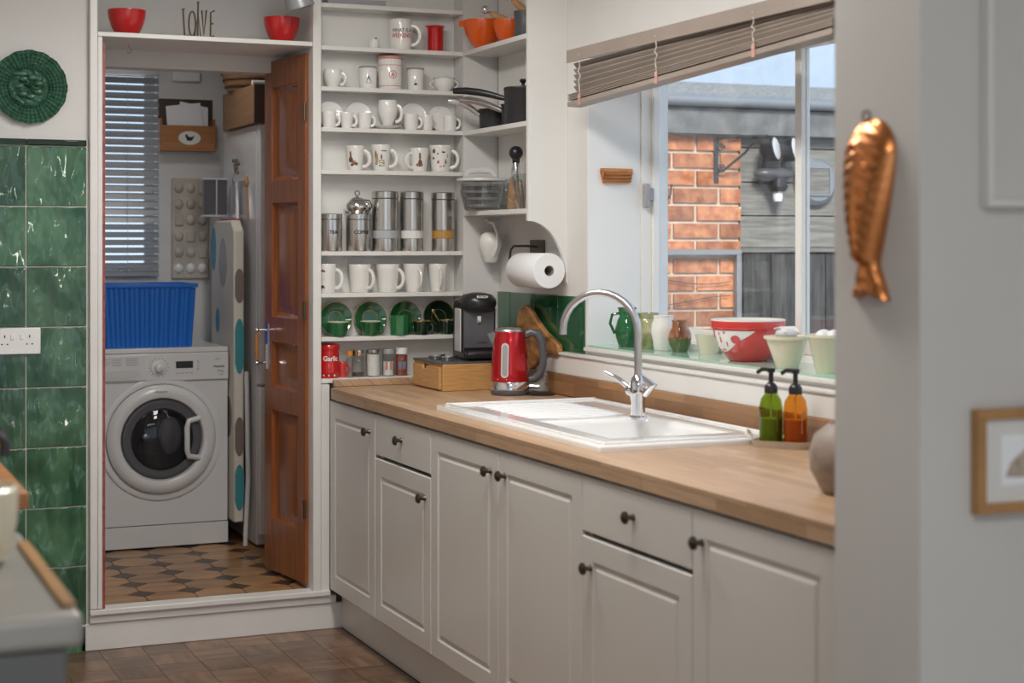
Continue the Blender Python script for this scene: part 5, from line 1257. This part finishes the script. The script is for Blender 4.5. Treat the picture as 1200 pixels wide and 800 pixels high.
# ================================================================== NEAR WALL: fish mould, frames
t = thing('copper_fish_mould', 'copper fish mould hanging on the end of the dividing wall', 'mould', (1.7195, 2.432, 1.352))
NT, NS = 48, 20; Lf = .315; vs = []; fs = []
def fw(u):   # half width, u 0 tail .. 1 head
    if u < .20: return .024 + .027 * (max(0, 1 - u / .20)) ** 1.1
    v = (u - .20) / .80
    return .024 + .046 * sin(pi * .60 * v) ** 1.1 if v < .72 else (.024 + .046 * sin(pi * .60 * .72) ** 1.1) * math.sqrt(max(.012, 1 - ((v - .72) / .282) ** 2.3))
for i in range(NT + 1):
    u = 1 - (1 - i / NT) ** 1.35; w = fw(u); hh = .012 + .030 * sin(pi * min(1, u * .95 + .05)) ** .7
    if u < .20: hh = .020 + .006 * abs(sin(2.2 * pi * u / .2))
    if u > .80: hh *= max(.2, math.sqrt(max(0, 1 - ((u - .80) / .205) ** 2)))
    for j in range(NS + 1):
        s_ = -1 + 2 * j / NS
        rib = .0035 * sin(u * 95 + 7 * abs(s_)) * (1 - s_ * s_) * (1 if .2 < u < .82 else .35)
        notch = .020 * (1 - abs(s_)) ** 1.5 * max(0, 1 - u / .06) - .006 * max(0, 1 - u / .06) * abs(s_) ** 3 * 0
        vs.append((-(.002 + hh * math.sqrt(max(0, 1 - s_ ** 2)) + rib * (1 if abs(s_) > .12 else .3)), s_ * w + .004 * sin(u * pi), u * Lf + notch))
for i in range(NT):
    for j in range(NS): a_ = i * (NS + 1) + j; fs.append((a_, a_ + 1, a_ + NS + 2, a_ + NS + 1))
bd = [j for j in range(NS + 1)] + [i * (NS + 1) + NS for i in range(1, NT + 1)] + [NT * (NS + 1) + j for j in range(NS - 1, -1, -1)] + [i * (NS + 1) for i in range(NT - 1, 0, -1)]
b = B().add(vs, fs); o_ = len(b.v); b.v += [(0, b.v[k][1], b.v[k][2]) for k in bd]; m_ = len(bd)
b.f += [(bd[k], bd[(k + 1) % m_], o_ + (k + 1) % m_, o_ + k) for k in range(m_)]; b.f.append(tuple(range(o_, o_ + m_)))
b.build('body', 'copper', t, smooth=50)
B().tube([(-.010, .006 + .010 * cos(2 * pi * k / 14), Lf + .004 + .010 * sin(2 * pi * k / 14)) for k in range(14)], .002, 6, closed=True).build('hanging_ring', 'dkmetal', t)
b = B(); b.ball((-.030, .026, .268), (.004, .006, .006), 10, 6); b.build('eye', 'copper', t)
t = thing('picture_frame', 'small teak picture frame with brown sketch beside the dividing wall corner', 'picture', (1.823, 2.2995, .993))
fwid, fh, bt = .235, .176, .017
b = B(); b.box(0, fwid, -.022, 0, 0, bt); b.box(0, fwid, -.022, 0, fh - bt, fh); b.box(0, bt, -.022, 0, bt, fh - bt); b.box(fwid - bt, fwid, -.022, 0, bt, fh - bt); b.build('frame', 'teak', t, bevel=.001)
B().box(bt, fwid - bt, -.012, -.002, bt, fh - bt).build('mount', 'mount', t)
B().box(.055, fwid - .045, -.0128, -.0121, .045, fh - .045).build('picture', 'paper', t)
B().prism([(.062, .06), (.075, .085), (.11, .11), (.15, .105), (.175, .07), (.16, .055)], -.0134, -.0129, 'y').build('sketch', 'art', t)
t = thing('wall_cabinet', 'white shallow wall cabinet hanging high on the near wall', 'cabinet', (1.842, 2.2995, 1.512))
B().box(0.012, .388, -.014, 0, .012, .488).build('door', 'jamb', t)
b = B(); b.box(0, .4, -.024, 0, 0, .012); b.box(0, .4, -.024, 0, .488, .5); b.box(0, .012, -.024, 0, .012, .488); b.box(.388, .4, -.024, 0, .012, .488); b.build('frame', 'wall', t, bevel=.002)

# ================================================================== LEFT FOREGROUND
t = thing('steel_counter', 'grey stainless cooker top in the left foreground', 'cooker', (0, 0, 0))
B().box(-.24, .355, 2.47, 3.20, .0, .865).build('body', 'cookerbody', t, bevel=.004)
B().box(-.245, .378, 2.455, 3.205, .867, .918).build('top', 'cooker', t, bevel=.014, seg=4)
B().box(.352, .372, 2.50, 3.05, .919, .926).build('wooden_strip', 'teak', t, bevel=.002)
B().box(.30, .352, 2.466, 2.4695, .05, .80).build('door_edge', 'cooker', t)
b = B()
for k in range(4): b.tube([(-.12 + .11 * k, 2.56, .9195), (-.12 + .11 * k, 3.1, .9195)], .004, 6)
b.build('grate', 'blackmatt', t)
t = thing('cream_crock', 'blurred cream crock standing on the steel cooker top', 'crock', (.235, 2.90, .924))
B().lathe([(0, 0), (.075, 0), (.085, .006), (.10, .06), (.103, .12), (.095, .125), (.09, .06), (.07, .012), (0, .012)], n=36).build('body', 'cream', t)
B().lathe([(0, .06), (.09, .06), (.08, .066), (0, .067)], n=24).build('contents', 'yellow', t)
t = thing('pine_unit', 'pine topped kitchen unit beyond the steel cooker', 'cabinet', (0, 0, 0))
B().box(-.24, .427, 3.50, 4.6, .912, .946).build('top', 'pine', t, bevel=.003)
B().box(-.24, .395, 3.53, 4.58, .0, .910).build('body', 'pine', t, bevel=.003)
t = thing('white_jug', 'white jug with black handle on the pine topped unit', 'jug', (.335, 3.78, .9463))
B().lathe([(0, 0), (.04, 0), (.045, .006), (.042, .06), (.032, .10), (.034, .12), (.031, .12), (.029, .10), (0, .02)], n=24).build('body', 'ceramic', t)
B().tube([(.032, -.008, .105), (.062, -.016, .10), (.075, -.02, .07), (.072, -.02, .045)], [.006, .009, .012, .012], 8).build('handle', 'black', t)

# ================================================================== OUTSIDE
struct(B().box(2.86, 9, -3, 14, -.12, -.02).build('ground', 'concrete'))
FY = 6.9
bw = thing('brick_pier', 'red brick pier of the outbuilding outside the window', 'brick wall', (3.2, FY, 0))
BXR = .922
B().box(0, BXR - .004, .012, .22, -.02, 1.965).build('mortar', 'mortar', bw)
bl, bh, jn = .234, .066, .0165
full = B().box(0, bl, 0, .012, 0, bh).mesh('brick', 'brick', 0); half = B().box(0, bl / 2 - jn / 2, 0, .012, 0, bh).mesh('brick', 'brick', 0)
ncourse = 0
z = 1.955 - bh
while z > .85:
    x = BXR; first_half = ncourse % 2
    while x > .02:
        L = (bl / 2 - jn / 2) if (first_half and x == BXR) else bl
        me = half if L < bl - .001 else full
        if x - L < -.12: break
        o = bpy.data.objects.new('brick', me); COL.objects.link(o); o.parent = bw; o.location = (x - L, random.uniform(-.003, .002), z)
        x -= L + jn
    z -= bh + jn; ncourse += 1
sh = thing('timber_outbuilding', 'weathered grey timber outbuilding with dark door outside the window', 'shed', (4.124, FY, 0))
B().box(0, 2.4, .04, 2.2, -.02, 1.99).build('frame', 'sheddoor', sh)
z = 1.43
for k, hgt in enumerate([.155, .16, .165, .07]):
    B().box(.002, 2.4, .012 + .002 * (k % 2), .038, z, z + hgt - .006).build('plank', 'shed', sh, bevel=.002); z += hgt
for k in range(9):
    B().box(.03 + .155 * k, .03 + .155 * (k + 1) - .006, .022, .036, 0.0, 1.405).build('door_plank', 'sheddoor', sh, bevel=.002)
B().box(.0, 2.4, .005, .038, 1.408, 1.428).build('door_head', 'shed', sh)
rf_ = thing('outbuilding_roof', 'grey felt flat roof with dark fascia on the outbuilding', 'roof', (3.1, FY, 0))
B().box(0, 3.45, -.055, -.03, 1.962, 2.085).build('fascia_board', 'fascia', rf_, bevel=.002)
B().box(0, 3.45, -.03, 2.3, 1.992, 2.08).build('soffit', 'fascia', rf_)
b = B(); b.tube([(0, -.075, 2.115), (3.45, -.075, 2.115)], .028, 10); b.build('gutter', 'galv', rf_)
b = B().prism([(-.08, 2.09), (2.4, 2.23), (2.4, 2.26), (-.08, 2.128)], 0, 3.45, 'x'); b.build('felt', 'felt', rf_)
b = B().prism([(.9, 2.19), (1.2, 2.34), (2.4, 2.34), (2.4, 2.22)], 0.0, 3.45, 'x'); b.build('felt_ridge', 'felt', rf_)
# bracket
t = thing('hanging_bracket', 'black wrought iron scroll bracket on the brick pier', 'bracket', (3.985, FY - .004, 1.735))
B().box(-.012, .012, -.008, 0, 0, .215).build('back_plate', 'iron', t, bevel=.002)
B().tube([(0, -.008, .205), (.03, -.06, .214), (.10, -.16, .214), (.15, -.22, .214)], .006, 8).build('top_arm', 'iron', t)
B().tube([(0, -.008, .05), (.02, -.03, .055), (.09, -.12, .14), (.12, -.17, .21)], .0065, 8).build('brace', 'iron', t)
b = B()
for z in (.165, .07): b.tube([(.005 + .022 * (1 - k / 14) * cos(k * .6) + .015, -.012, z + .022 * (1 - k / 14) * sin(k * .6)) for k in range(13)], .004, 6)
b.build('scroll', 'iron', t)
t = thing('wire_hook', 'curled dark wire hook on the brick pier', 'hook', (3.70, FY - .006, 1.68))
B().tube([(-.06, -.004, .03), (-.035, -.004, .045), (-.02, -.004, .02), (-.005, -.004, -.012), (.02, -.004, -.02), (.04, -.004, -.005), (.045, -.004, .045)], .004, 6).build('wire', 'iron', t)
# flood light
t = thing('flood_light', 'twin head black floodlight with sensor on the timber wall', 'light', (4.27, FY + .008, 1.70))
B().box(-.05, .05, -.03, 0, .03, .11).build('back_box', 'black', t, bevel=.006)
B().ball((0, -.06, .08), (.105, .05, .035), 20, 10).build('body', 'dgrey', t)
for x in (-.055, .05):
    h_ = B().lathe([(.02, .03), (.05, .01), (.062, -.05), (.058, -.055), (.052, -.05), (0, -.03)], axis='y', n=24).build('lamp_head', 'black', t, loc=(x, -.09, .19), rot=(R(-10), 0, R(38)))
    B().lathe([(.055, -.05), (.04, -.056), (0, -.06)], axis='y', n=24).build('lens', 'lgrey', h_)
    B().tube([(x, -.06, .09), (x, -.08, .15)], .014, 8).build('stalk', 'black', t)
B().lathe([(0, -.05), (.02, -.05), (.024, -.03), (.022, -.004), (0, -.004)], c=(.02, -.07, .0), n=20).build('sensor', 'inkwhite', t)
B().lathe([(0, -.004), (.035, -.004), (.05, .02), (.03, .06), (0, .06)], c=(.02, -.07, .0), n=20).build('sensor_mount', 'black', t)
t = thing('bulkhead_light', 'round grey bulkhead light with square lens on the timber wall', 'light', (4.535, FY + .0105, 1.75))
B().lathe([(0, 0), (.115, 0), (.115, -.03), (.095, -.05), (0, -.05)], axis='y', n=36).build('housing', 'galv', t)
B().box(-.058, .058, -.056, -.049, -.062, .062).build('square_lens', 'shed', t, bevel=.002)
b = B(); b.box(-.066, .066, -.06, -.05, .062, .07); b.box(-.066, .066, -.06, -.05, -.07, -.062); b.box(-.066, -.058, -.06, -.05, -.062, .062); b.box(.058, .066, -.06, -.05, -.062, .062); b.build('lens_frame', 'galv', t)
# gate frame
t = thing('metal_rail', 'grey metal rail and post in front of the brick pier', 'rail', (3.3, FY - .05, -.02))
B().box(0, .80, 0, .03, 1.415, 1.440).build('rail', 'galv', t, bevel=.002)
B().box(.775, .80, 0, .03, 0, 1.415).build('post', 'galv', t, bevel=.002)
b = B()
for z0, ph in ((1.30, 0), (1.20, 2.2)):
    b.tube([(.0 + .05 * k, .03, z0 + .022 * sin(k * .38 + ph)) for k in range(16)], .002, 5)
b.build('stretched_wire', 'iron', t)
